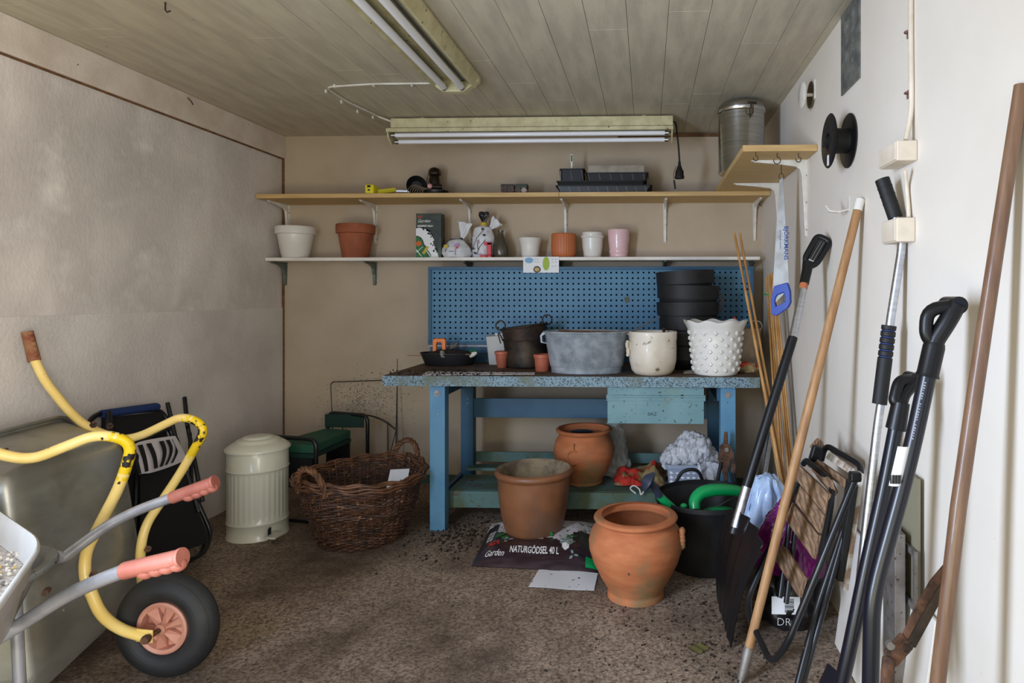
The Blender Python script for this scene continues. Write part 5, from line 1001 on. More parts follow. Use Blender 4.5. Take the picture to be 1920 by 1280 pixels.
# zebra cushion
Z = lambda u, v, off=.085: onlean(243 + 80 * u + 17 * v + 2 * u * v, (836 - 14 * u) + (54 - 14 * u) * v, off)
t2 = thing('cushion', 'zebra striped plush cushion tucked into the folded black chair', 'cushion', Z(.5, 1))
q = M(); q.grid(lambda u, v: Z(u, v, .085 + .022 * (math.sin(PI * u) * math.sin(PI * v)) ** .5), 14, 8, .02); q.build('cushion_body', MT['zebra'], t2)
q = M()
for k, (u0, w_, sl, cv) in enumerate(((.02, .10, .02, .0), (.18, .12, .03, .02), (.38, .12, .02, .04), (.58, .11, .1, .08), (.74, .09, .14, .1), (.88, .08, .14, .1))):
    def Sf(u, v, u0=u0, w_=w_, sl=sl, cv=cv):
        uu = min(1, max(0, u0 + w_ * u * (1 - .3 * v) - sl * v + cv * math.sin(PI * v) + .1 * (1 - v) * (u0 > .45))); vv = .02 + .96 * v; return Z(uu, vv, .124 + .022 * (math.sin(PI * uu) * math.sin(PI * vv)) ** .5)
    q.grid(lambda u, v, Sf=Sf: Sf(u, v) , 2, 10)
islands(q, 'black_stripe', MT['black_fabric'], t2)
# seat part below cushion of chair + second chair edge
q = M(); q.ball(onlean(246, 868, .08), .05, 14, 10, (.6, .9, 1.1)); q.build('padding', MT['black_fabric'], t)

# ================================================================== left: upturned wheelbarrow
t = thing('wheelbarrow', 'galvanised wheelbarrow with yellow tube frame tipped up against the left wall', 'wheelbarrow', onz(315, 1284, 0))
Yn = 2.14
far = [at(px, py, Y) for px, py, Y in ((64, 672, 2.50), (83, 713, 2.50), (130, 772, 2.5), (165, 802, 2.48), (225, 825, 2.46), (262, 818, 2.46), (345, 778, 2.46), (388, 800, 2.46), (340, 885, 2.44), (272, 985, 2.4), (262, 1035, 2.36), (268, 1110, 2.26), (300, 1186, 2.20))]
FAR = far
near = [V((-2.37, 1.96, 1.06)), V((-2.35, 1.96, 1.0))] + [at(px, py, Y) for px, py, Y in ((-70, 820, 1.95), (0, 853, 1.97), (60, 862, 2.0), (185, 812, 2.06), (250, 828, 2.12), (228, 905, 2.11), (160, 1035, 2.09), (158, 1080, 2.08), (188, 1152, 2.07), (225, 1180, 2.065), (278, 1195, 2.06))]
def worn(q, ctr, r):
    for i, f in enumerate(q.f):
        p = sum((q.v[k] for k in f), V((0, 0, 0))) / len(f)
        if (p - ctr).length < r + .02 * math.sin(i * .7): q.mi[i] = 1
q = M(); q.tube(fillet(near, .085, 12), .0175, 12); worn(q, at(245, 850, 2.11), .085); q.build('near_tube', [MT['yellow'], MT['yellow_worn']], t)
q = M(); q.tube([V((-2.368, 1.96, 1.05)), V((-2.39, 1.96, 1.16))], [.022, .020], 12); q.build('grip', MT['grip_old'], t)
for tp, rng in ((near, (244, 832, 240, 880, 2.12)), (far, (378, 796, 383, 826, 2.46))):
    a_ = [at(rng[0] - 14, rng[1] - 10, rng[4]), at(rng[0] + 0, rng[1] + 0, rng[4]), at(rng[0] + 0, rng[1] + 16, rng[4]), at(rng[2] + 2, rng[3] - 6, rng[4])]
q = M(); q.tube([far[0] + V((.002, 0, -.01)), at(51, 622, 2.50)], [.022, .020], 12)
for k in range(5): p = (far[0]).lerp(at(51, 622, 2.50), .15 + .2 * k); q.ball(p + V((.017, -.005, .0)), .011, 8, 6)
q.build('grip', MT['grip_old'], t)
q = M(); q.tube(fillet(FAR, .075, 12), .0165, 12); worn(q, at(386, 812, 2.46), .09); q.build('far_tube', [MT['yellow'], MT['yellow_worn']], t)
# wheel
wc = V((at(315, 1187, 2.134).x, 2.134, .174)); Rw = Matrix.Rotation(PI / 2, 3, 'X')   # axle along Y (z of lathe -> -Y)
q = M(); tw = .045; pr = [(.128 + .046 * math.cos(math.radians(a_)), -.046 * math.sin(math.radians(a_))) for a_ in range(150, -151, -12)]
pr2 = []
for (r0, z0), (r1_, z1_) in zip(pr, pr[1:]):
    for k in range(4): f_ = k / 4; pr2.append((r0 + (r1_ - r0) * f_ + (.0012 * (k % 2) if r0 > .168 else 0), z0 + (z1_ - z0) * f_))
q.lathe(pr2 + [pr[-1]], wc, 72, ax=Rw); wheel = q.build('tyre', MT['tyre'], t)
q = M(); q.lathe([(.070, .012), (.072, .030), (.082, .034), (.088, .030), (.088, -.030), (.082, -.034), (.070, -.030)], wc, 60, ax=Rw); q.lathe([(.070, -.030), (.070, .012)], wc, 60, ax=Rw); rim = q.build('rim', MT['pinkrim'], t)
q = M(); q.lathe([(.0005, -.04), (.016, -.04), (.018, -.03), (.018, .04), (.0005, .042)], wc, 24, ax=Rw); q.build('hub', MT['pinkrim'], rim)
for k in range(6):
    a_ = 2 * PI * k / 6 + .25; e0, e1 = a_ - .30, a_ + .30; q = M(); P_ = []
    pts = [(.012, a_ - .5, .022), (.072, e0, .006), (.072, a_, .030), (.072, e1, .006), (.012, a_ + .5, .022)]
    f_ = [wc + Rw @ V((r * math.cos(b_), r * math.sin(b_), d_)) for r, b_, d_ in pts]; g_ = [wc + Rw @ V((r * math.cos(b_), r * math.sin(b_), d_ - .012)) for r, b_, d_ in pts]
    cc_ = wc + Rw @ V((.016 * math.cos(a_), .016 * math.sin(a_), .036)); n0 = 5
    q.add(f_ + g_ + [cc_], [(0, 1, 2, 10), (10, 2, 3, 4), (5, 6, 1, 0), (6, 7, 2, 1), (7, 8, 3, 2), (8, 9, 4, 3), (9, 5, 0, 10), (9, 10, 4), (5, 9, 8, 7, 6)][:7]); q.build('spoke', MT['pinkrim'], rim, smooth=False)
q = M(); q.lathe([(.0005, -.0), (.072, -.0), (.072, -.004)], wc, 40, ax=Rw); q.build('rim_disc', MT['pinkrim'], rim)
q = M(); q.cyl(wc + V((0, -.10, 0)), wc + V((0, .10, 0)), .008, n=12); q.cyl(wc + V((0, -.105, 0)), wc + V((0, -.088, 0)), .014, n=6); q.build('axle', MT['rust'], t)
q = M(); q.bar(near[-1] + V((-.04, 0, .008)), wc + V((.008, -.078, 0)), .006, .042, up=(0, 0, 1)); q.bar(far[-1] + V((-.02, 0, .04)), wc + V((.008, .078, 0)), .006, .04, up=(0, 0, 1)); islands(q, 'axle_plate', MT['yellow'], t, smooth=False, bevel=.002)
# tray: a pan standing on its nose, outside of the bottom towards the room
def quadring(P, r, n=6): return fillet(P, r, n, closed=True)
Bt = [at(-8, 836, 2.08), at(222, 818, 2.47), at(303, 1088, 2.43), at(150, 1236, 2.17)]    # bottom panel: top-near, top-far, low-far, low-near
Bt[3] = V((-1.93, 1.93, .03)); Bt[0] = V((-2.06, 1.97, .735)); Bt[1] = V((-2.07, 2.44, .75)); Bt[2] = V((-1.93, 2.40, .16))
Rm = [V((-2.36, 1.84, .77)), V((-2.36, 2.54, .80)), V((-2.22, 2.56, .02)), V((-2.22, 1.84, .02))]
def mid_(k, bul=.0):
    out = []
    for b_, r_ in zip((Bt[0], Bt[1], Bt[2], Bt[3]), Rm): out.append(b_.lerp(r_, k) + V((bul, 0, 0)))
    return out
cen = sum(Bt, V((0, 0, 0))) / 4
ringsT = [quadring([cen.lerp(p, .6) + V((.012, 0, 0)) for p in Bt], .04), quadring([cen.lerp(p, .9) + V((.010, 0, 0)) for p in Bt], .06), quadring(Bt, .07), quadring(mid_(.04, -.006), .075), quadring(mid_(.10, -.008), .08), quadring(mid_(.5, .004), .08), quadring(mid_(.95), .08), quadring(mid_(1), .08), quadring([cen.lerp(p, 1.035) + V((0, 0, 0)) if 0 else p + (p - sum(Rm, V((0, 0, 0))) / 4).normalized() * .02 for p in Rm], .09)]
q = M(); q.rings(ringsT, cap1=False); o = q.build('tray', MT['galv_pan'], t, ang=65); sd = o.modifiers.new('th', 'SOLIDIFY'); sd.thickness = .002; sd.offset = -1
q = M(); q.tube(ringsT[-1], .008, 8, closed=True); q.build('tray_rim', MT['galv_pan'], t)
for px, py, Y in ((12, 848, 2.155), (175, 797, 2.46), (206, 800, 2.46), (175, 1078, 2.065), (277, 1030, 2.35)):
    p = at(px, py, Y); q = M(); q.cyl(p + V((-.01, .01, -.004)), p + V((.012, -.012, .014)), .006, n=8); q.cyl(p + V((.0, .0, .0)), p + V((.006, -.006, .006)), .012, n=6); q.build('bolt', MT['rust'], t)

# ================================================================== left: second barrow with grey tubes, white basin of grit on it
t = thing('garden_cart', 'grey tube barrow with faded red grips entering from the left edge', 'wheelbarrow', V((-1.75, 1.6, 0)))
def hand(pts, g0, g1, name='grip'):
    q = M(); q.tube(fillet(pts, .15, 6), .0165, 14); q.build('handle_tube', MT['greytube'], t)
    q = M(); g0, g1 = V(g0), V(g1); L_ = (g1 - g0).length; d = (g1 - g0).normalized(); n_ = 40; pts_ = [g0 + d * L_ * k / n_ for k in range(n_ + 1)]
    q.tube(pts_, [.0192 + (.0012 if k % 2 else 0) * (k < n_ - 3) + (.003 if k > n_ - 3 else 0) for k in range(n_ + 1)], 18)
    dn = V((0, 0, -1)) - d * V((0, 0, -1)).dot(d); dn.normalize()
    for k in range(4): q.ball(g0 + d * L_ * (.35 + .18 * k) + dn * .014, .0165, 12, 8, (1.25, 1, 1))
    q.build(name, MT['pinkgrip'], t)
hand([at(-160, 1285, 1.42), at(0, 1195, 1.44), at(120, 1118, 1.45), at(180, 1090, 1.45), at(238, 1068, 1.45)], at(232, 1070, 1.45), at(343, 1044, 1.45))
hand([at(-60, 1120, 1.75), at(105, 1040, 1.9), at(115, 1048, 1.92), at(200, 985, 1.97), at(260, 955, 2.0), at(330, 930, 2.02)], at(322, 933, 2.02), at(404, 903, 2.03))
Rm2 = [V((-1.18 - .9, 1.30, .62)), V((-1.30, 1.30, .48)), V((-1.62, 1.78, .53)), V((-2.3, 1.80, .66))]
p1_ = at(35, 1190, 1.5); p2_ = at(106, 1040, 1.78)
Rm2 = [V((-2.05, 1.36, .54)), V((p1_.x - .22, 1.42, .47)), V((p2_.x, 1.80, p2_.z - .0)), V((-2.3, 1.82, .60))]
q = M(); cen = sum(Rm2, V((0, 0, 0))) / 4; R1 = fillet(Rm2, .09, 5, closed=True)
q.rings([[cen.lerp(p, .55) - V((0, 0, .26)) for p in R1], [cen.lerp(p, .75) - V((0, 0, .16)) for p in R1], [cen.lerp(p, .97) - V((0, 0, .01)) for p in R1], R1, [p + (p - cen).normalized() * .02 + V((0, 0, .0)) for p in R1], [p + (p - cen).normalized() * .024 - V((0, 0, .012)) for p in R1]], cap1=False)
o = q.build('tray', MT['greyplast'], t, ang=60); sd = o.modifiers.new('th', 'SOLIDIFY'); sd.thickness = .003
for y_ in (1.44, 1.76):
    q = M(); q.tube(fillet([V((-1.80, y_, .46 if y_ < 1.5 else .44)), V((-1.78, y_, .04)), V((-1.70, y_, .0155)), V((-1.60, y_, .0155))], .05, 5), .015, 10); q.build('leg', MT['greytube'], t)
q = M(); p = at(90, 1105, 1.7); q.cyl(p, p + V((.02, -.03, .004)), .008, n=8); q.build('bolt', MT['rust'], t)
# basin
bc = V((-1.50, 1.42, .0)); Rb = [at(px, py, Y) for px, py, Y in ((-210, 1090, 1.22), (-10, 1150, 1.20), (92, 1022, 1.50), (-40, 930, 1.62), (-260, 930, 1.6))]
zb_ = .705
def zat(px, py, zz): return onz(px, py, zz)
Rb = [zat(-330, 1120, .70), zat(-28, 1185, .70), zat(86, 1020, .70), zat(-30, 940, .70), zat(-330, 960, .70)]
R1 = fillet(Rb, .10, 6, closed=True); cen = sum(Rb, V((0, 0, 0))) / 5
t = thing('basin', 'off white plastic basin filled with pale grit resting on the grey barrow', 'basin', cen - V((0, 0, .17)))
q = M(); q.rings([[cen.lerp(p, k) + V((0, 0, dz)) for p in R1] for k, dz in ((.72, -.17), (.76, -.168), (.86, -.075), (.90, -.07), (.95, -.012), (.985, -.006), (1.0, 0), (.995, .006), (.97, .008), (.94, .003), (.90, -.05), (.87, -.06))], cap1=False); q.build('basin_body', MT['tub_white'], t, ang=60)
q = M(); q.rings([[cen.lerp(p, k) + V((0, 0, dz)) for p in R1] for k, dz in ((.885, -.062), (.6, -.056), (.3, -.048), (.02, -.046))], cap0=False); o = q.build('grit', MT['gravel'], t); 
rs = random.Random(6); q = M()
for _ in range(700):
    p = R1[rs.randrange(len(R1))]; k = rs.uniform(.05, .86) ** .7; p2 = cen.lerp(p, k).lerp(cen.lerp(R1[rs.randrange(len(R1))], k), rs.uniform(0, .5)) + V((0, 0, -.053)); r_ = rs.uniform(.0025, .005); q.k = rs.choice((0, 0, 0, 1, 2)); q.ball(p2, r_, 5, 4)
o = q.build('grit_grains', [MT['aged_cer'], MT['dull_alu'], MT['straw']], t); o['kind'] = 'stuff'
# ================================================================== right wall fittings
def rwp(px, py, off=0): return onx(px, py, XR - off)
# junction boxes and conduit
t = thing('junction_box', 'cream electrical box on the right wall under the ceiling conduit', 'junction box', rwp(1703, 290)); p = rwp(1703, 290); p2 = rwp(1721, 290)
A, B = rwp(1721, 262), rwp(1690, 318); dep = .06
q = M(); q.bb((XR - dep, A.y, B.z + .004), (XR - .0002, B.y + .02, A.z)); q.build('box_body', MT['cream_box'], t, smooth=False, bevel=.004)
q = M(); q.bb((XR - dep - .004, A.y + .003, B.z + .007), (XR - dep, B.y + .017, A.z - .003)); q.build('lid', MT['cream_box'], t, smooth=False, bevel=.002)
t = thing('junction_box', 'white socket box on the right wall behind the black foam grip', 'junction box', rwp(1700, 430)); A2, B2 = rwp(1717, 407), rwp(1693, 460)
q = M(); q.bb((XR - .055, A2.y, B2.z + .004), (XR - .0002, B2.y + .02, A2.z)); q.build('box_body', MT['cream_box'], t, smooth=False, bevel=.004)
q = M(); q.bb((XR - .059, A2.y + .003, B2.z + .008), (XR - .055, B2.y + .017, A2.z - .004)); q.build('lid', MT['cream_box'], t, smooth=False, bevel=.002)
t = thing('conduit', 'cream cable conduit running down the right wall to the junction box', 'conduit', rwp(1709, 262)); r_ = .0075
q = M(); q.tube(spline([rwp(1708, -60, .008), rwp(1708, 60, .008), rwp(1709, 160, .008), rwp(1708, 210, .010), rwp(1699, 262, .03)], 8), r_, 10); q.build('pipe', MT['cream_box'], t)
for py in (60, 174):
    p = rwp(1708, py); q = M(); q.bb((XR - .004, p.y - .004, p.z - .012), (XR, p.y + .022, p.z + .012)); q.tube([p + V((-.008 + .010 * math.cos(a_), .011 * math.sin(a_), 0)) for a_ in [k * PI / 8 for k in range(16)]], .0025, 6, closed=True); q.build('clamp', mat('purple_brown_metal', (120, 84, 78), .6), t, smooth=False)
q = M(); q.tube(spline([rwp(1697, 318, .03), rwp(1700, 350, .012), rwp(1703, 385, .010), rwp(1704, 408, .012)], 8), .006, 10); tag(q.build('cable', MT['cream_box']), 'short cream cable linking the two boxes on the right wall', 'cable')
# vent
t = thing('air_vent', 'small round wall vent with its white disc cover beside it', 'vent', rwp(1517, 190)); Rx = Matrix.Rotation(-PI / 2, 3, 'Y')
A, B = rwp(1530, 148), rwp(1512, 205); q = M(); q.bb((XR - .008, A.y, B.z), (XR - .0002, B.y, A.z)); q.build('plate', MT['white_metal'], t, smooth=False, bevel=.002)
q = M(); cc = rwp(1520, 178, .0085); q.lathe([(.0005, 0), (.058, 0), (.062, .003), (.062, 0)], cc, 36, ax=Rx); q.build('mesh_disc', MT['ventgrey'], t)
q = M(); cc = rwp(1507, 178, .05); q.lathe([(.0005, 0), (.06, .0), (.064, .006), (.055, .014), (.0005, .018)], cc, 36, ax=Rx); q.cyl(cc + V((0, 0, 0)), cc + V((.045, 0, 0)), .008); q.build('cover_disc', MT['white_metal'], t)
# reel
cc = rwp(1592, 265, .0); t = thing('empty_reel', 'black plastic wire reel hung on the right wall', 'reel', cc); w_ = .075; p = rwp(1593, 264)
for dx in (0.004, w_):
    q = M(); q.lathe([(.03, 0), (.1, 0), (.104, .003), (.1, .006), (.03, .006)], p + V((-dx, 0, 0)), 56, ax=Rx); q.build('flange', MT['black'], t)
q = M(); q.lathe([(.048, 0), (.048, w_), (.03, w_ + .006), (.03, 0)], p + V((-.004, 0, 0)), 40, ax=Rx); q.build('core', MT['black_matte'], t)
q = M(); e = p + V((-w_ - .0075, -.0, -.075)); q.bb((e.x - .0008, e.y - .014, e.z - .02), (e.x, e.y + .010, e.z + .02)); q.build('label', MT['paper_c'], t, smooth=False)
q = M()
for k in range(5): a_ = k * 2 * PI / 5; q.cyl(p + V((-w_ - .007, .065 * math.cos(a_), .065 * math.sin(a_))), p + V((-w_ - .0062, .065 * math.cos(a_), .065 * math.sin(a_))), .012, n=12)
o = q.build('flange_holes', MT['hole'], t, smooth=False)
# tread strip
A, B = rwp(1614, 150), rwp(1580, 180); t = thing('metal_plate', 'dark patterned metal strip fixed upright high on the right wall', 'plate', (A + B) / 2)
q = M(); q.prism([(A.y, B.z), (B.y, B.z), (B.y, ZC - .001), (A.y, ZC - .001)], .006, (XR - .004, 0, 0), (0, 1, 0), (0, 0, 1)); q.build('sheet', MT['tread'], t, smooth=False)
q = M(); n_ = 0
for j in range(11):
    for i in range(2):
        zz = B.z + .11 + j * .055; yy_ = A.y + (B.y - A.y) * (.3 + .4 * i); zz += .027 * i
        if zz < ZC - .02: q.lathe([(.034, 0), (.022, .006), (.0005, .008)], (XR - .0072, yy_, zz), 4, ax=Matrix.Rotation(-PI / 2, 3, 'Y'))
o = q.build('raised_diamonds', MT['tread'], t, smooth=False)
# nails
for (px, py, d, lab) in ((1562, 38, (-.05, 0, .004), 'bent rusty nail at the top of the right wall under the ceiling'),):
    p = rwp(px + 5, py); q = M(); q.tube(spline([p, p + V((-.02, 0, .004)), p + V((-.045, 0, .006))], 4), .003, 6); q.cyl(p + V((-.045, 0, .006)), p + V((-.047, 0, .006)), .006); tag(q.build('nail', MT['rust']), lab, 'nail')
for px, py, lab in ((310, 4, 'dark bent hook in the ceiling near the top left of the view'),):
    p = onz(px, py, ZC); q = M(); q.tube([p, p + V((0, 0, -.03)), p + V((.006, 0, -.038)), p + V((.02, 0, -.034))], .003, 6); tag(q.build('ceiling_hook', MT['dark_iron']), lab, 'hook')
p = onx(352, 183, XL + .03); q = M(); q.tube([p, p + V((.02, 0, -.02)), p + V((.03, 0, -.04))], .0025, 6); tag(q.build('nail', MT['dark_iron']), 'dark nail sticking out of the beam on the left wall', 'nail')
# wall hook
t = thing('wall_hook', 'white chipped metal hook screwed to the right wall', 'hook', rwp(1590, 385)); A = rwp(1594, 368); B = rwp(1589, 398)
q = M(); q.bb((XR - .004, A.y, B.z), (XR - .0002, A.y + .03, A.z)); q.build('back_plate', MT['white_metal'], t, smooth=False, bevel=.001)
q = M(); y_ = A.y + .02; q.rings([[V((XR - x_, y_ + w0, z_)) for w0 in (-.012, .012)] + [V((XR - x_, y_ + w0, z_ + .006)) for w0 in (.012, -.012)] for x_, z_ in ((.002, B.z + .006), (.04, B.z - .004), (.075, B.z - .0), (.09, B.z + .02))]); q.build('arm', MT['white_metal'], t, smooth=False, bevel=.001)

# ================================================================== long handled things along the right wall
# hand saw hanging from the shelf hook
Yz = 3.18; t = thing('hand_saw', 'hand saw with blue handle hanging from a hook under the right shelf', 'saw', at(1465, 330, Yz))
# blade hangs in a vertical plane slightly turned
bl = [at(px, py, Y) for px, py, Y in ((1462, 336, 3.20), (1468, 336, 3.19), (1479, 520, 3.10), (1479, 545, 3.09), (1450, 555, 3.26), (1453, 500, 3.25))]
P0 = at(1464, 336, 3.2); U = (at(1479, 530, 3.12) - at(1451, 530, 3.16)).normalized(); U = V((U.x, U.y, 0)).normalized(); Wd = V((0, 0, -1)); sz = 3.18 / F
def sp(px, py, dy=0): d = px - 1464; return P0 + U * (d * sz) + Wd * ((py - 336) * sz) + V((0, dy, 0))
q = M(); n_ = U.cross(Wd).normalized()
poly = [(1462, 334), (1468, 334), (1472, 400), (1478, 500), (1480, 540), (1446, 575), (1449, 530), (1455, 430)]
teeth = []
q.rings([[sp(*p_) + n_ * s_ * .0008 for p_ in poly] for s_ in (-1, 1)]); q.build('blade', MT['blade'], t, smooth=False)
q = M(); out_ = [(1452, 536), (1478, 529), (1483, 545), (1484, 566), (1479, 576), (1456, 592), (1447, 588), (1446, 562)]; inn = [(1458, 553), (1470, 548), (1473, 556), (1473, 565), (1456, 574), (1454, 566), (1454, 560), (1456, 556)]
n1 = [sp(*p_) for p_ in out_]; n2 = [sp(*p_) for p_ in inn]; vs = []
for s_ in (-1, 1): vs += [p_ + n_ * s_ * .012 for p_ in n1] + [p_ + n_ * s_ * .012 for p_ in n2]
fs = []; 
for k in range(8):
    l = (k + 1) % 8; fs += [(k, l, 8 + l, 8 + k), (16 + k, 24 + k, 24 + l, 16 + l), (k, 16 + k, 16 + l, l), (8 + k, 8 + l, 24 + l, 24 + k)]
q.add(vs, fs); q.build('handle', MT['sawblue'], t, smooth=False, bevel=.004)
q = M(); vs, fs = text_mesh('BJÖRKMANS', .030, 0, .0006); cam_side = -1 if n_.y > 0 else 1
org = sp(1471, 424) + n_ * cam_side * .0013; q.add([org + Wd * p_.x + U * (-p_.y * -1 if 0 else p_.y) * 1 for p_ in vs], fs); o = q.build('lettering', MT['ink_b'], t, smooth=False)
q = M(); vs, fs = text_mesh('verktyg & maskin', .014); org = sp(1462, 430) + n_ * cam_side * .0013; q.add([org + Wd * p_.x + U * p_.y for p_ in vs], fs); q.build('lettering', MT['ink_b'], t, smooth=False)
q = M(); pk = sp(1465, 336); q.tube([pk + V((.012 * math.sin(a_), .0, .014 + .014 * math.cos(a_))) for a_ in [k * PI / 8 for k in range(16)]], .0018, 6, closed=True); q.build('wire_loop', MT['dark_iron'], t)
p = onz(1467, 326, zr0); q = M(); q.tube([V((pk.x, pk.y, zr0)), V((pk.x, pk.y, pk.z + .026))], .0022, 6); tag(q.build('cup_hook', MT['dark_iron']), 'dark hook holding the hand saw under the right shelf', 'hook', 'cup hooks under the right shelf')
# bamboo canes
def cane(name, a, b, r, label, group, m=None, nodes=7):
    a, b = V(a), V(b); n = nodes * 6; pts = [a.lerp(b, k / n) for k in range(n + 1)]; q = M()
    q.tube(pts, [r * (1.0 - .25 * k / n) * (1.14 if k % 6 == 3 else 1.0) for k in range(n + 1)], 10); return tag(q.build(name, m or MT['bamboo']), label, 'cane', group)
def fl(px, py): return onz(px, py, 0)
cane('bamboo_cane', V((.70, 2.96, .008)), at(1377, 437, 3.55), .0088, 'long bamboo cane leaning left in front of the pegboard', 'long leaning bamboo canes')
cane('bamboo_cane', V((.715, 2.99, .008)), at(1387, 437, 3.58), .0088, 'long bamboo cane just right of its longer twin before the pegboard', 'long leaning bamboo canes')
cane('bamboo_cane', V((.70, 3.06, .008)), at(1402, 560, 3.60), .0075, 'shorter bamboo cane between the leaning pair and the wall', 'long leaning bamboo canes')
tops = [(1437, 520), (1441, 513), (1444, 516), (1447, 511), (1451, 530), (1455, 535)]
lab = ['leftmost of the tied upright bundle', 'second from the left in the tied bundle', 'third from the left in the tied bundle', 'tallest in the tied bundle by the wall', 'fifth from the left in the tied bundle', 'rightmost of the tied bundle beside the wall']
for i, (px, py) in enumerate(tops): cane('bamboo_cane', V((.655 + .018 * i, 3.08 + .02 * (i % 3), .007)), at(px, py, 3.64 - .02 * i), .0068, 'bamboo cane, ' + lab[i], 'bundled bamboo canes')
q = M(); pt = at(1442, 552, 3.60); q.tube([pt + V((.022 * math.cos(a_), .022 * math.sin(a_), 0)) for a_ in [k * PI / 8 for k in range(16)]], .004, 6, closed=True); q.tube([pt + V((-.02, -.01, 0)), pt + V((-.04, -.02, .012))], .003, 5); tag(q.build('plant_tie', MT['green']), 'green plastic tie around the bamboo bundle', 'tie')
# aluminium tube behind the shovel
q = M(); q.tube([V((.50, 3.10, .02)), at(1447, 800, 3.55)], .014, 14); tag(q.build('metal_tube', MT['alu']), 'bare aluminium tube standing behind the pale blue bag', 'tube', None)
q = M(); q.tube([V((.44, 3.16, .02)), at(1436, 790, 3.6)], .016, 14); tag(q.build('metal_tube', MT['dull_alu']), 'dull grey tube standing left of the aluminium tube', 'tube', None)

def shaft(m, a, b, r, n=18): m.cyl(a, b, r, n=n); return m
def dgrip(parent, base, axis, side, m, w=.05, L_=.12, r=.014, back=None):
    # open D grip: sleeve, two cheeks, cross bar
    axis, side = V(axis).normalized(), V(side).normalized(); q = M()
    q.tube([base, base + axis * .03], [.022, .024], 14); q.build('sleeve', m, parent)
    q = M(); q.tube(fillet([base + axis * .02, base + axis * .045 + side * w, base + axis * L_ + side * w * 1.0, base + axis * L_ - side * w, base + axis * .045 - side * w, base + axis * .02], .03, 5), r, 10); q.build('grip', m, parent)
# snow pusher
t = thing('snow_pusher', 'snow pusher with ribbed black grip, aluminium shaft and black scoop blade', 'shovel', fl(1385, 1110))
top = at(1506, 540, 2.70); gtop = rwp(1552, 440, .01); a_ = at(1487, 632, 2.62); b_ = at(1400, 912, 2.50); c_ = at(1378, 990, 2.47)
q = M(); shaft(q, c_, b_, .0185); shaft(q, a_, top, .0165); islands(q, 'aluminium_tube', MT['alu'], t)
q = M(); shaft(q, b_, a_, .0195); q.build('black_tube', MT['black'], t)
ax_ = (top - a_).normalized(); q = M(); shaft(q, top - ax_ * .005, top + ax_ * .03, .0172); q.build('copper_band', mat('copper_tape', (176, 104, 66), .5), t)
sl = top + ax_ * .10; q = M(); q.tube([top + ax_ * .02, sl - ax_ * .01, sl + ax_ * .02], [.0195, .0215, .025], 16); q.build('sleeve', MT['black'], t)
g2 = rwp(1545, 447, .03); sd_ = V((0, 0, 1)).cross(ax_).normalized(); q = M(); dirg = (g2 - sl).normalized(); cr = dirg.cross(V((0, -1, 0))).normalized(); wv = dirg.cross(V((.25, 1, -.1))).normalized()
Lg = (g2 - sl).length
q.tube(fillet([sl, sl + dirg * Lg * .2 + wv * .028, g2 + wv * .030, g2 - wv * .030, sl + dirg * Lg * .2 - wv * .026, sl], .022, 5), .013, 12); q.build('grip', MT['black'], t)
q = M()
for k in range(5):
    e0 = sl + dirg * Lg * .25 + wv * (.024 - .012 * k) + V((0, -.006, 0)); q.tube([e0, e0 + dirg * Lg * .7], .0055, 6)
o = q.build('grip_ribs', MT['black_matte'], t)
# blade: curved ribbed scoop, seen from behind, standing on its edge
bw0, bw1 = at(1355, 985, 2.52), at(1432, 1010, 2.30)
def blade(u, v):   # u across, v top->bottom
    L0, L1 = V((.36, 2.66, .46)), V((.335, 2.40, .0))      # far-left side top/bottom
    Rr0, Rr1 = at(1428, 1050, 2.22), at(1400, 1200, 2.2)
    T0, T1 = at(1366, 960, 2.62), at(1424, 985, 2.26); Bm0, Bm1 = at(1345, 1100, 2.56), at(1374, 1216, 2.35)
    p = T0.lerp(T1, u).lerp(Bm0.lerp(Bm1, u), v); cv = math.sin(PI * min(1, u)) * .03; return p + V((.10 * math.sin(PI * v * .8) * (.25 + u * .75) - .06 * (1 - v) * 0, 0, 0)) + V((0, 0, cv * (1 - v))) + V((-.006 * math.cos(u * 2 * PI * 6), -.004 * math.cos(u * 12 * PI), 0)) * (1 - .5 * v)
q = M()
T = [(1364, 968, 2.62), (1374, 954, 2.56), (1398, 966, 2.42), (1422, 996, 2.30), (1431, 1036, 2.24)]
Mi = [(1336, 1040, 2.66), (1343, 1048, 2.60), (1362, 1064, 2.44), (1382, 1074, 2.36), (1392, 1084, 2.34)]
Bo = [(1346, 1112, 2.66), (1350, 1140, 2.62), (1358, 1165, 2.50), (1364, 1190, 2.42), (1372, 1216, 2.37)]
ctl = [[at(*p_) for p_ in row] for row in (T, Mi, Bo)]
for p_ in ctl[2]: p_.z = max(p_.z, .004)
def bl2(u, v):
    def cr_(row):
        k = u * 4; i = min(3, int(k)); f_ = k - i; a = row[max(0, i - 1)]; b = row[i]; c = row[i + 1]; d = row[min(4, i + 2)]
        return 0.5 * ((2 * b) + (c - a) * f_ + (2 * a - 5 * b + 4 * c - d) * f_ ** 2 + (3 * b - a - 3 * c + d) * f_ ** 3)
    P = [cr_(r_) for r_ in ctl]; p = P[0] * (1 - v) ** 2 + P[1] * 2 * v * (1 - v) + P[2] * v * v
    rib = math.sin(u * PI * 12) * .006 * (1 - v * .7); return p + V((rib, -rib, rib * .3))
q.grid(bl2, 60, 16, .004); q.build('scoop_blade', MT['black'], t)
q = M(); q.tube([c_ - (b_ - c_).normalized() * .02, c_ + (b_ - c_).normalized() * .004], [.022, .021], 14); q.build('socket', MT['black'], t)
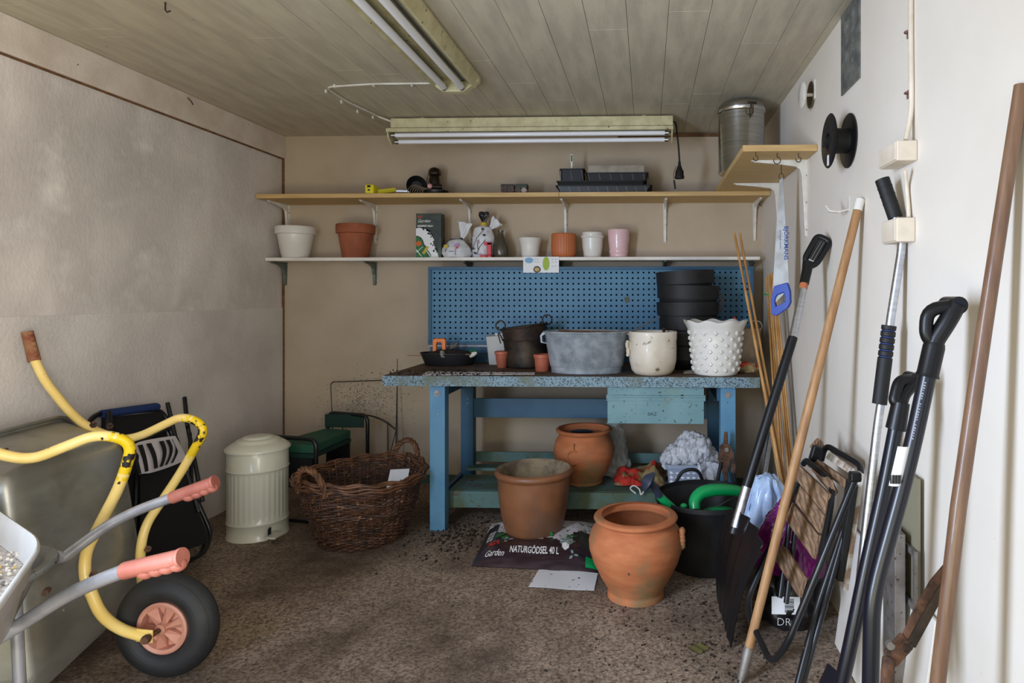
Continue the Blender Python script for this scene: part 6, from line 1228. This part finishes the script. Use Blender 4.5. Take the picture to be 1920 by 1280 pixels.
# broom / rake handle with white tip
t = thing('long_handle_tool', 'wooden handle with white tip and metal ferrule leaning on the right wall', 'garden tool', fl(1400, 1276))
tp = rwp(1613, 374, .014); bt = at(1398, 1240, 2.17); q = M(); q.tube([bt, bt.lerp(tp, .5), tp], [.0155, .0165, .0155], 18); q.build('handle', MT['wood_h'], t)
d = (tp - bt).normalized(); q = M(); q.tube([tp - d * .042, tp], .0165, 18); q.build('white_tip', MT['white_cer'], t)
q = M(); q.tube([bt + d * .05, bt - d * .02, bt - d * .06], [.0175, .016, .012], 14); q.tube([bt - d * .06, bt - d * .10], [.006, .004], 8); q.build('ferrule', MT['dull_alu'], t)
# telescopic squeegee/brush with foam grips
t = thing('telescopic_pole', 'aluminium pole with bent black foam grip and ringed lower grip on the right wall', 'pole', fl(1600, 1200))
g0 = at(1654, 336, 1.98); g1 = at(1679, 408, 1.96); q = M(); q.tube([g0, g1], .0215, 16)
for k in range(3): p = g0.lerp(g1, .2 + .2 * k); q.tube([p, p + (g1 - g0).normalized() * .003], .0225, 16)
q.build('foam_grip', MT['black_matte'], t)
q = M(); q.tube(fillet([g1, at(1692, 440, 1.95), at(1690, 470, 1.95), at(1668, 610, 1.93), at(1660, 700, 1.925), at(1645, 800, 1.92), at(1622, 1000, 1.92), at(1597, 1230, 1.92)], .04, 5), .0125, 14); q.build('aluminium_tube', MT['alu'], t)
ra, rb = at(1667, 610, 1.93), at(1649, 757, 1.925); q = M(); n_ = 60
q.tube([ra.lerp(rb, k / n_) for k in range(n_ + 1)], [.0215 if not (k < 29 and k % 5 == 4) else .0175 for k in range(n_ + 1)], 18); q.build('ringed_grip', MT['black_matte'], t)
q = M()
for k in range(6): p = ra.lerp(rb, (k * 5 + 4) / n_); q.tube([p - (rb - ra).normalized() * .0012, p + (rb - ra).normalized() * .0012], .0185, 16)
o = q.build('blue_rings', MT['ink_b'], t)
# big black D-handled snow shovel, nearest
t = thing('snow_shovel', 'big dark blue shafted snow shovel with black D grip in front on the right wall', 'shovel', fl(1600, 1285))
s0 = at(1742, 690, 1.50); s1 = at(1690, 920, 1.50); s2 = at(1635, 1130, 1.49); s3 = at(1632, 1300, 1.48)
q = M(); q.tube(fillet([s0, at(1712, 830, 1.5), s1, at(1648, 1070, 1.495), s2, s3], .12, 7), .0195, 18); q.build('shaft', MT['bluesteel'], t)
ax_ = (s0 - s1).normalized(); q = M(); q.tube([s0 - ax_ * .02, s0 - ax_ * .012, s0 + ax_ * .05, s0 + ax_ * .06], [.027, .024, .024, .022], 16); q.build('sleeve', MT['black'], t)
e = s0 + ax_ * .055; ea = at(1772, 600, 1.46); eb = rwp(1800, 572, .03); eb = V((eb.x, max(eb.y, 1.54), eb.z)); e2 = at(1738, 580, 1.50); e3 = at(1736, 628, 1.50); ec = at(1793, 572, 1.49)
q = M(); q.tube(fillet([e - ax_ * .02, at(1752, 640, 1.50), at(1778, 600, 1.49), at(1793, 572, 1.49)], .03, 5), [.021] * 16, 14); q.tube(fillet([ec, e2, e3, e], .03, 5), .0155, 12); q.tube([ec + V((.0, -.015, 0)), ec + V((0, .05, 0))], .020, 16); q.build('grip', MT['black'], t)
q = M(); q.cyl(ec + V((0, -.0155, 0)), ec + V((0, -.0145, 0)), .013); q.build('grip_hollow', MT['hole'], t)
la, lb = at(1697, 838, 1.478), at(1680, 912, 1.478); q = M(); dL = (lb - la).normalized(); sdv = V((1, 0, 0)) - dL * dL.x; sdv.normalize(); nn = V((0, -1, 0))
q.rings([[p + V((math.sin(f_) * .0203, -math.cos(f_) * .0203 + .022, 0)) for f_ in (-.75, -.45, -.15, .15, .45, .75)] for p in (la + V((0, 0, 0)), lb)], closed=False); lbl = q.build('sticker', MT['paper_c'], t)
q = M()
for k in range(12):
    p = lb.lerp(la, .04 + .0); w_ = .0011 if k % 3 else .0022; x_ = -.012 + k * .0022
    q.bb((lb.x + x_ - w_ / 2, lb.y - .0000 + .0005, lb.z + .006), (lb.x + x_ + w_ / 2, lb.y + .0015, lb.z + .026))
q.build('barcode', MT['ink'], lbl, smooth=False)
q = M(); rs = random.Random(5)
for k in range(22):
    if k % 8 == 7: continue
    o0 = s0 - ax_ * (.03 + k * .0062) + V((-.010, -.0175, 0)); q.bar(o0, o0 - ax_ * rs.uniform(.002, .0042), .009 * rs.uniform(.6, 1), .002)
q.build('faint_lettering', MT['dkgrey_l'], t, smooth=False)
q = M(); q.grid(lambda u, v: at(1540 + 60 * u, 1300 - 60 * u * (1 - abs(2 * u - 1)) + 30 * v, 1.56), 4, 2, .004); 
# second black D-handled shovel just behind
t = thing('snow_shovel', 'second black shafted shovel with D grip standing just behind the big snow shovel', 'shovel', fl(1560, 1285))
s0 = at(1682, 790, 1.66); s1 = at(1655, 930, 1.66); s2 = at(1590, 1230, 1.64); s3 = at(1574, 1300, 1.64)
q = M(); q.tube(fillet([s0, s1, at(1625, 1060, 1.65), s2, s3], .12, 6), .0185, 18); q.build('shaft', MT['bluesteel'], t)
ax_ = (s0 - s1).normalized(); q = M(); q.tube([s0 - ax_ * .02, s0 + ax_ * .05], [.025, .022], 16); q.build('sleeve', MT['black'], t)
e = s0 + ax_ * .045; ec = at(1716, 712, 1.68); q = M(); q.tube(fillet([e - ax_ * .01, at(1692, 740, 1.67), ec], .02, 5), .018, 12); q.tube(fillet([ec, at(1686, 712, 1.67), at(1676, 752, 1.66), e], .02, 5), .015, 12); q.tube([ec + V((0, -.012, 0)), ec + V((0, .045, 0))], .018, 16); q.build('grip', MT['black'], t)
q = M(); q.add([at(1530, 1290, 1.70), at(1552, 1242, 1.72), at(1582, 1268, 1.66), at(1590, 1330, 1.62), at(1520, 1330, 1.66)] + [at(1531, 1292, 1.71), at(1553, 1244, 1.73), at(1583, 1270, 1.67), at(1591, 1332, 1.63), at(1521, 1332, 1.67)], [(0, 4, 3, 2, 1), (5, 6, 7, 8, 9)] + [(i, (i + 1) % 5, 5 + (i + 1) % 5, 5 + i) for i in range(5)]); q.build('blade', MT['bluesteel'], t, smooth=False)
# wooden pole far right
q = M(); a_ = at(1757, 1290, 1.34); b_ = rwp(1918, 158, .014); 
pe = at(1915, 160, 1.36); q.tube([a_, a_.lerp(pe, .3) + V((-.008, 0, 0)), a_.lerp(pe, .6) + V((-.006, 0, 0)), pe], [.0155, .016, .0155, .014], 20); dz_ = (a_ - pe).normalized(); q.tube([a_, a_ + dz_ * (a_.z / -dz_.z - .01)], [.0155, .0155], 20)
tag(q.build('wooden_pole', MT['wood_h2']), 'long smooth brown wooden pole leaning at the far right edge', 'pole')
# rusty pick / shears leaning by the wall
t = thing('hedge_shears', 'rusty shears with one long blade leaning between the black shovel and the brown pole', 'shears', rwp(1700, 1230))
p0, p1, p2 = at(1772, 1060, 1.62), at(1700, 1200, 1.60), at(1668, 1235, 1.58)
q = M(); n_ = V((0, -1, .1)).normalized(); dl = (p1 - p0).normalized(); up_ = dl.cross(n_).normalized()
q.rings([[p + up_ * w0 + n_ * .002, p - up_ * w0 + n_ * .002, p - up_ * w0 - n_ * .004, p + up_ * w0 - n_ * .004] for p, w0 in ((p0, .004), (p0.lerp(p1, .25), .015), (p0.lerp(p1, .7), .018), (p1, .014))]); q.build('blade', MT['rust'], t, smooth=False, bevel=.001)
q = M(); q.rings([[p + up_ * w0 + n_ * .006, p - up_ * w0 + n_ * .006, p - up_ * w0 + n_ * .002, p + up_ * w0 + n_ * .002] for p, w0 in ((p0 + V((.004, 0, -.02)), .003), (p0.lerp(p1, .3) + V((.008, 0, -.02)), .011), (p1 + V((.008, 0, -.01)), .012))]); q.build('lower_blade', MT['dark_iron'], t, smooth=False)
q = M(); q.bar(p1, p2, .045, .012, up=n_); q.tube([p2, at(1662, 1262, 1.56), at(1660, 1300, 1.54)], [.018, .014, .013], 10); q.build('tang', MT['rust'], t, bevel=.003)
q = M(); p = at(1667, 1206, 1.57); q.cyl(p, p + V((0, -.012, 0)), .010, n=10); q.build('pivot_bolt', MT['dull_alu'], t)
q = M(); p = at(1695, 1213, 1.6); q.ball(p, .016, 10, 7, (1, 1, 1.1)); q.bar(p + V((-.02, 0, -.01)), p + V((.02, 0, .01)), .014, .012); q.build('stop_lug', MT['dark_iron'], t)

# ================================================================== folding chair of wooden slats
t = thing('folding_chair', 'folded garden chair of weathered wooden slats on a black tube frame', 'folding chair', fl(1560, 1200))
def tube_part(name, pts, r=.0105, m=None, f=.05): q = M(); q.tube(fillet([at(*p) for p in pts], f, 6), r, 12); return q.build(name, m or MT['black_metal'], t)
tube_part('front_frame', [(1506, 870, 2.44), (1512, 862, 2.42), (1562, 905, 2.28), (1558, 950, 2.20), (1540, 1040, 2.10)], .011, f=.04)
tube_part('front_frame', [(1495, 905, 2.44), (1403, 1120, 2.30), (1402, 1150, 2.25), (1446, 1245, 2.04), (1475, 1210, 1.98), (1540, 1052, 1.98), (1602, 900, 2.02)], .011, f=.045)
tube_part('rear_frame', [(1540, 862, 2.40), (1548, 834, 2.38), (1615, 872, 2.20), (1612, 900, 2.16), (1535, 1130, 2.06), (1494, 1290, 1.96)], .011, f=.04)
q = M(); A_ = at(1603, 893, 2.0); q.box(A_ + V((0, 0, 0)), (.035, .03, .03)); q.build('hinge_block', MT['black'], t, smooth=False, bevel=.006)
q = M(); A_ = at(1530, 850, 2.46); q.box(A_, (.04, .03, .06), Matrix.Rotation(.3, 3, 'Y')); q.build('hinge_block', MT['black'], t, smooth=False, bevel=.006)
slats = [((1500, 872), (1556, 925), (1549, 965), (1494, 898)), ((1497, 903), (1548, 965), (1538, 1000), (1488, 935)), ((1486, 940), (1537, 1003), (1527, 1048), (1475, 975)), ((1470, 1020), (1512, 1082), (1500, 1120), (1455, 1050))]
Ysl = (2.47, 2.22)
for sl_ in slats:
    q = M(); P_ = [at(sl_[0][0], sl_[0][1], Ysl[0]), at(sl_[1][0], sl_[1][1], Ysl[1]), at(sl_[2][0], sl_[2][1], Ysl[1] - .01), at(sl_[3][0], sl_[3][1], Ysl[0] - .01)]
    n_ = (P_[1] - P_[0]).cross(P_[3] - P_[0]).normalized(); q.rings([[p - n_ * h for p in P_] for h in (-.008, .008)]); q.build('slat', MT['oldwood'], t, smooth=False, bevel=.003)
for sl_, m_, Y_ in ((((1510, 862), (1560, 905), (1566, 930), (1570, 925)), 'oldwood', (2.48, 2.25)), (((1522, 852), (1588, 898), (1585, 915), (1520, 868)), 'oldwood', (2.50, 2.26)), (((1552, 845), (1605, 880), (1600, 892), (1548, 858)), 'oldwood_w', (2.46, 2.24)), (((1562, 838), (1612, 866), (1606, 876), (1558, 848)), 'oldwood', (2.5, 2.3))):
    q = M(); P_ = [at(sl_[0][0], sl_[0][1], Y_[0]), at(sl_[1][0], sl_[1][1], Y_[1]), at(sl_[2][0], sl_[2][1], Y_[1] - .01), at(sl_[3][0], sl_[3][1], Y_[0] - .01)]
    n_ = (P_[1] - P_[0]).cross(P_[3] - P_[0]).normalized(); q.rings([[p - n_ * h for p in P_] for h in (-.008, .008)]); q.build('slat', MT[m_], t, smooth=False, bevel=.003)
q = M(); q.bar(at(1526, 846, 2.5), at(1540, 830, 2.52), .02, .05); q.bar(at(1536, 826, 2.52), at(1528, 870, 2.50), .018, .03); q.build('slat_end', MT['oldwood'], t, smooth=False, bevel=.003)
q = M(); q.bar(at(1612, 885, 2.12), at(1582, 1102, 2.10), .016, .05, up=(0, -1, .2)); q.build('side_rail', MT['oldwood_w'], t, smooth=False, bevel=.002)
q = M(); q.bar(at(1598, 905, 2.10), at(1570, 1080, 2.12), .02, .07, up=(0, -1, .2)); q.build('seat_underside', MT['black_matte'], t, smooth=False, bevel=.002)
tube_part('brace', [(1590, 975, 2.12), (1515, 1245, 2.0), (1502, 1290, 1.97)], .010)
tube_part('brace', [(1487, 930, 2.5), (1462, 1120, 2.4)], .010); tube_part('brace', [(1498, 940, 2.48), (1474, 1130, 2.4)], .010)
# white painted board leaning behind the chairs
q = M(); pts = [at(1556, 1100, 2.34), at(1640, 960, 2.05), at(1660, 1190, 1.96), at(1588, 1215, 2.16)]
P_ = [V((.70, 2.42, .0)), V((.70, 1.72, .0)), V((XR - .02, 1.72, .44)), V((XR - .02, 2.42, .44))]; n_ = V((1, 0, -.2)).normalized()
q.rings([[p + n_ * h for p in P_] for h in (0, .012)]); tag(q.build('white_board', MT['white_board'], smooth=False, bevel=.002), 'white painted board leaning low on the right wall behind the slatted chair', 'board')
# cast hinge bar / steel frame
t = thing('steel_bracket', 'long weathered grey steel bar with slotted plate standing against the right wall', 'steel bar', rwp(1680, 1200))
A, B = rwp(1690, 960, .06), rwp(1660, 1190, .06)
q = M(); q.bb((XR - .075, rwp(1688, 1000, .06).y, .16), (XR - .045, rwp(1665, 1000, .06).y + .0, .62)); q.build('bar', MT['dull_alu'], t, smooth=False, bevel=.002)
ya = rwp(1718, 1100, .03).y; yb2 = rwp(1692, 1100, .03).y; zt_ = rwp(1705, 1022, .03).z; zb2 = rwp(1705, 1133, .03).z; q = M()
q.bb((XR - .035, ya, zb2), (XR - .025, ya + .014, zt_)); q.bb((XR - .035, yb2 - .014, zb2), (XR - .025, yb2, zt_)); q.bb((XR - .035, ya + .014, zt_ - .018), (XR - .025, yb2 - .014, zt_)); q.bb((XR - .035, ya + .014, zb2), (XR - .025, yb2 - .014, zb2 + .018)); q.build('slotted_plate', MT['dull_alu'], t, smooth=False)
q = M(); q.bb((XR - .0225, ya + .01, .1), (XR - .014, yb2 + .03, zt_ + .2)); q.build('back_plate', mat('olive_grey_board', (128, 122, 100), .8), t, smooth=False)
# bags on the floor behind the chair
t = thing('soil_bag', 'magenta and black soil sack standing behind the slatted chair', 'bag', V((.60, 2.62, 0)))
def sackf(c, w_, d_, h, seed, m, name, parent, amp=.05, lo=0, hi=1):
    q = M(); lumpy(dens([(.0005, .002), (w_ * .9, .004), (w_, h * .2), (w_ * .95, h * .6), (w_ * .7, h * .85), (w_ * .3, h), (.0005, h * 1.02)], 5), c, seed, amp, n=60, m=q, sy=d_ / w_); return q
c = V((.58, 2.62, 0)); q = sackf(c, .135, .12, .46, 41, None, '', None)
q.mi = [1 if sum(q.v[i].z for i in f) / len(f) < .19 else 0 for f in q.f]; crumple(q.build('sack', [MT['magbag'], MT['blackbag']], t), .03, .08)
q = M(); p = at(1477, 1136, 2.5); yl = 2.49; a, b = at(1447, 1118, yl), at(1500, 1152, yl); q.bb((a.x, yl, b.z), (b.x, yl + .002, a.z)); lb_ = q.build('label_panel', MT['paper_c'], t, smooth=False)
q = M(); x0_ = a.x + .05
for k in range(9): q.bb((x0_, yl - .0005, b.z + .008 + k * .0062), (x0_ + .035, yl, b.z + .008 + k * .0062 + (.003 if k % 3 else .0042)))
q.build('barcode', MT['ink'], lb_, smooth=False)
q = M(); p = at(1456, 1172, yl); text_on(q, 'DR', .042, p, (1, 0, 0), (0, 0, 1), bold=-.001); q.build('lettering', MT['ink_w'], t, smooth=False)
q = M(); q.lathe([(.0005, -.12), (.09, -.11), (.11, 0), (.09, .12), (.05, .18), (.0005, .2)], at(1438, 975, 2.86), 60, fn=lambda r, z_, a: (r * (1 + .1 * math.sin(5 * a + z_ * 30) + .06 * math.sin(11 * a - z_ * 50) + .04 * math.sin(17 * a + z_ * 80)), z_), sy=.6); q.v = [v_ for v_ in q.v]
mn = min(v_.z for v_ in q.v)
tag(crumple(q.build('plastic_bag', MT['bluewhite']), .05, .07), 'pale blue crumpled plastic bag between the black tub and the slatted chair', 'bag')
q = M(); lumpy(dens([(.0005, .002), (.10, .004), (.11, .08), (.1, .2), (.06, .27), (.0005, .28)], 4), V((.52, 2.84, 0)), 77, .08, m=q, sy=.8); tag(q.build('soil_sack', mat('grey_brown_film', (84, 78, 72), .4, c2=(50, 46, 44), sc_=12, bump=.5)), 'dark grey sack on the floor under the pale blue bag', 'bag')
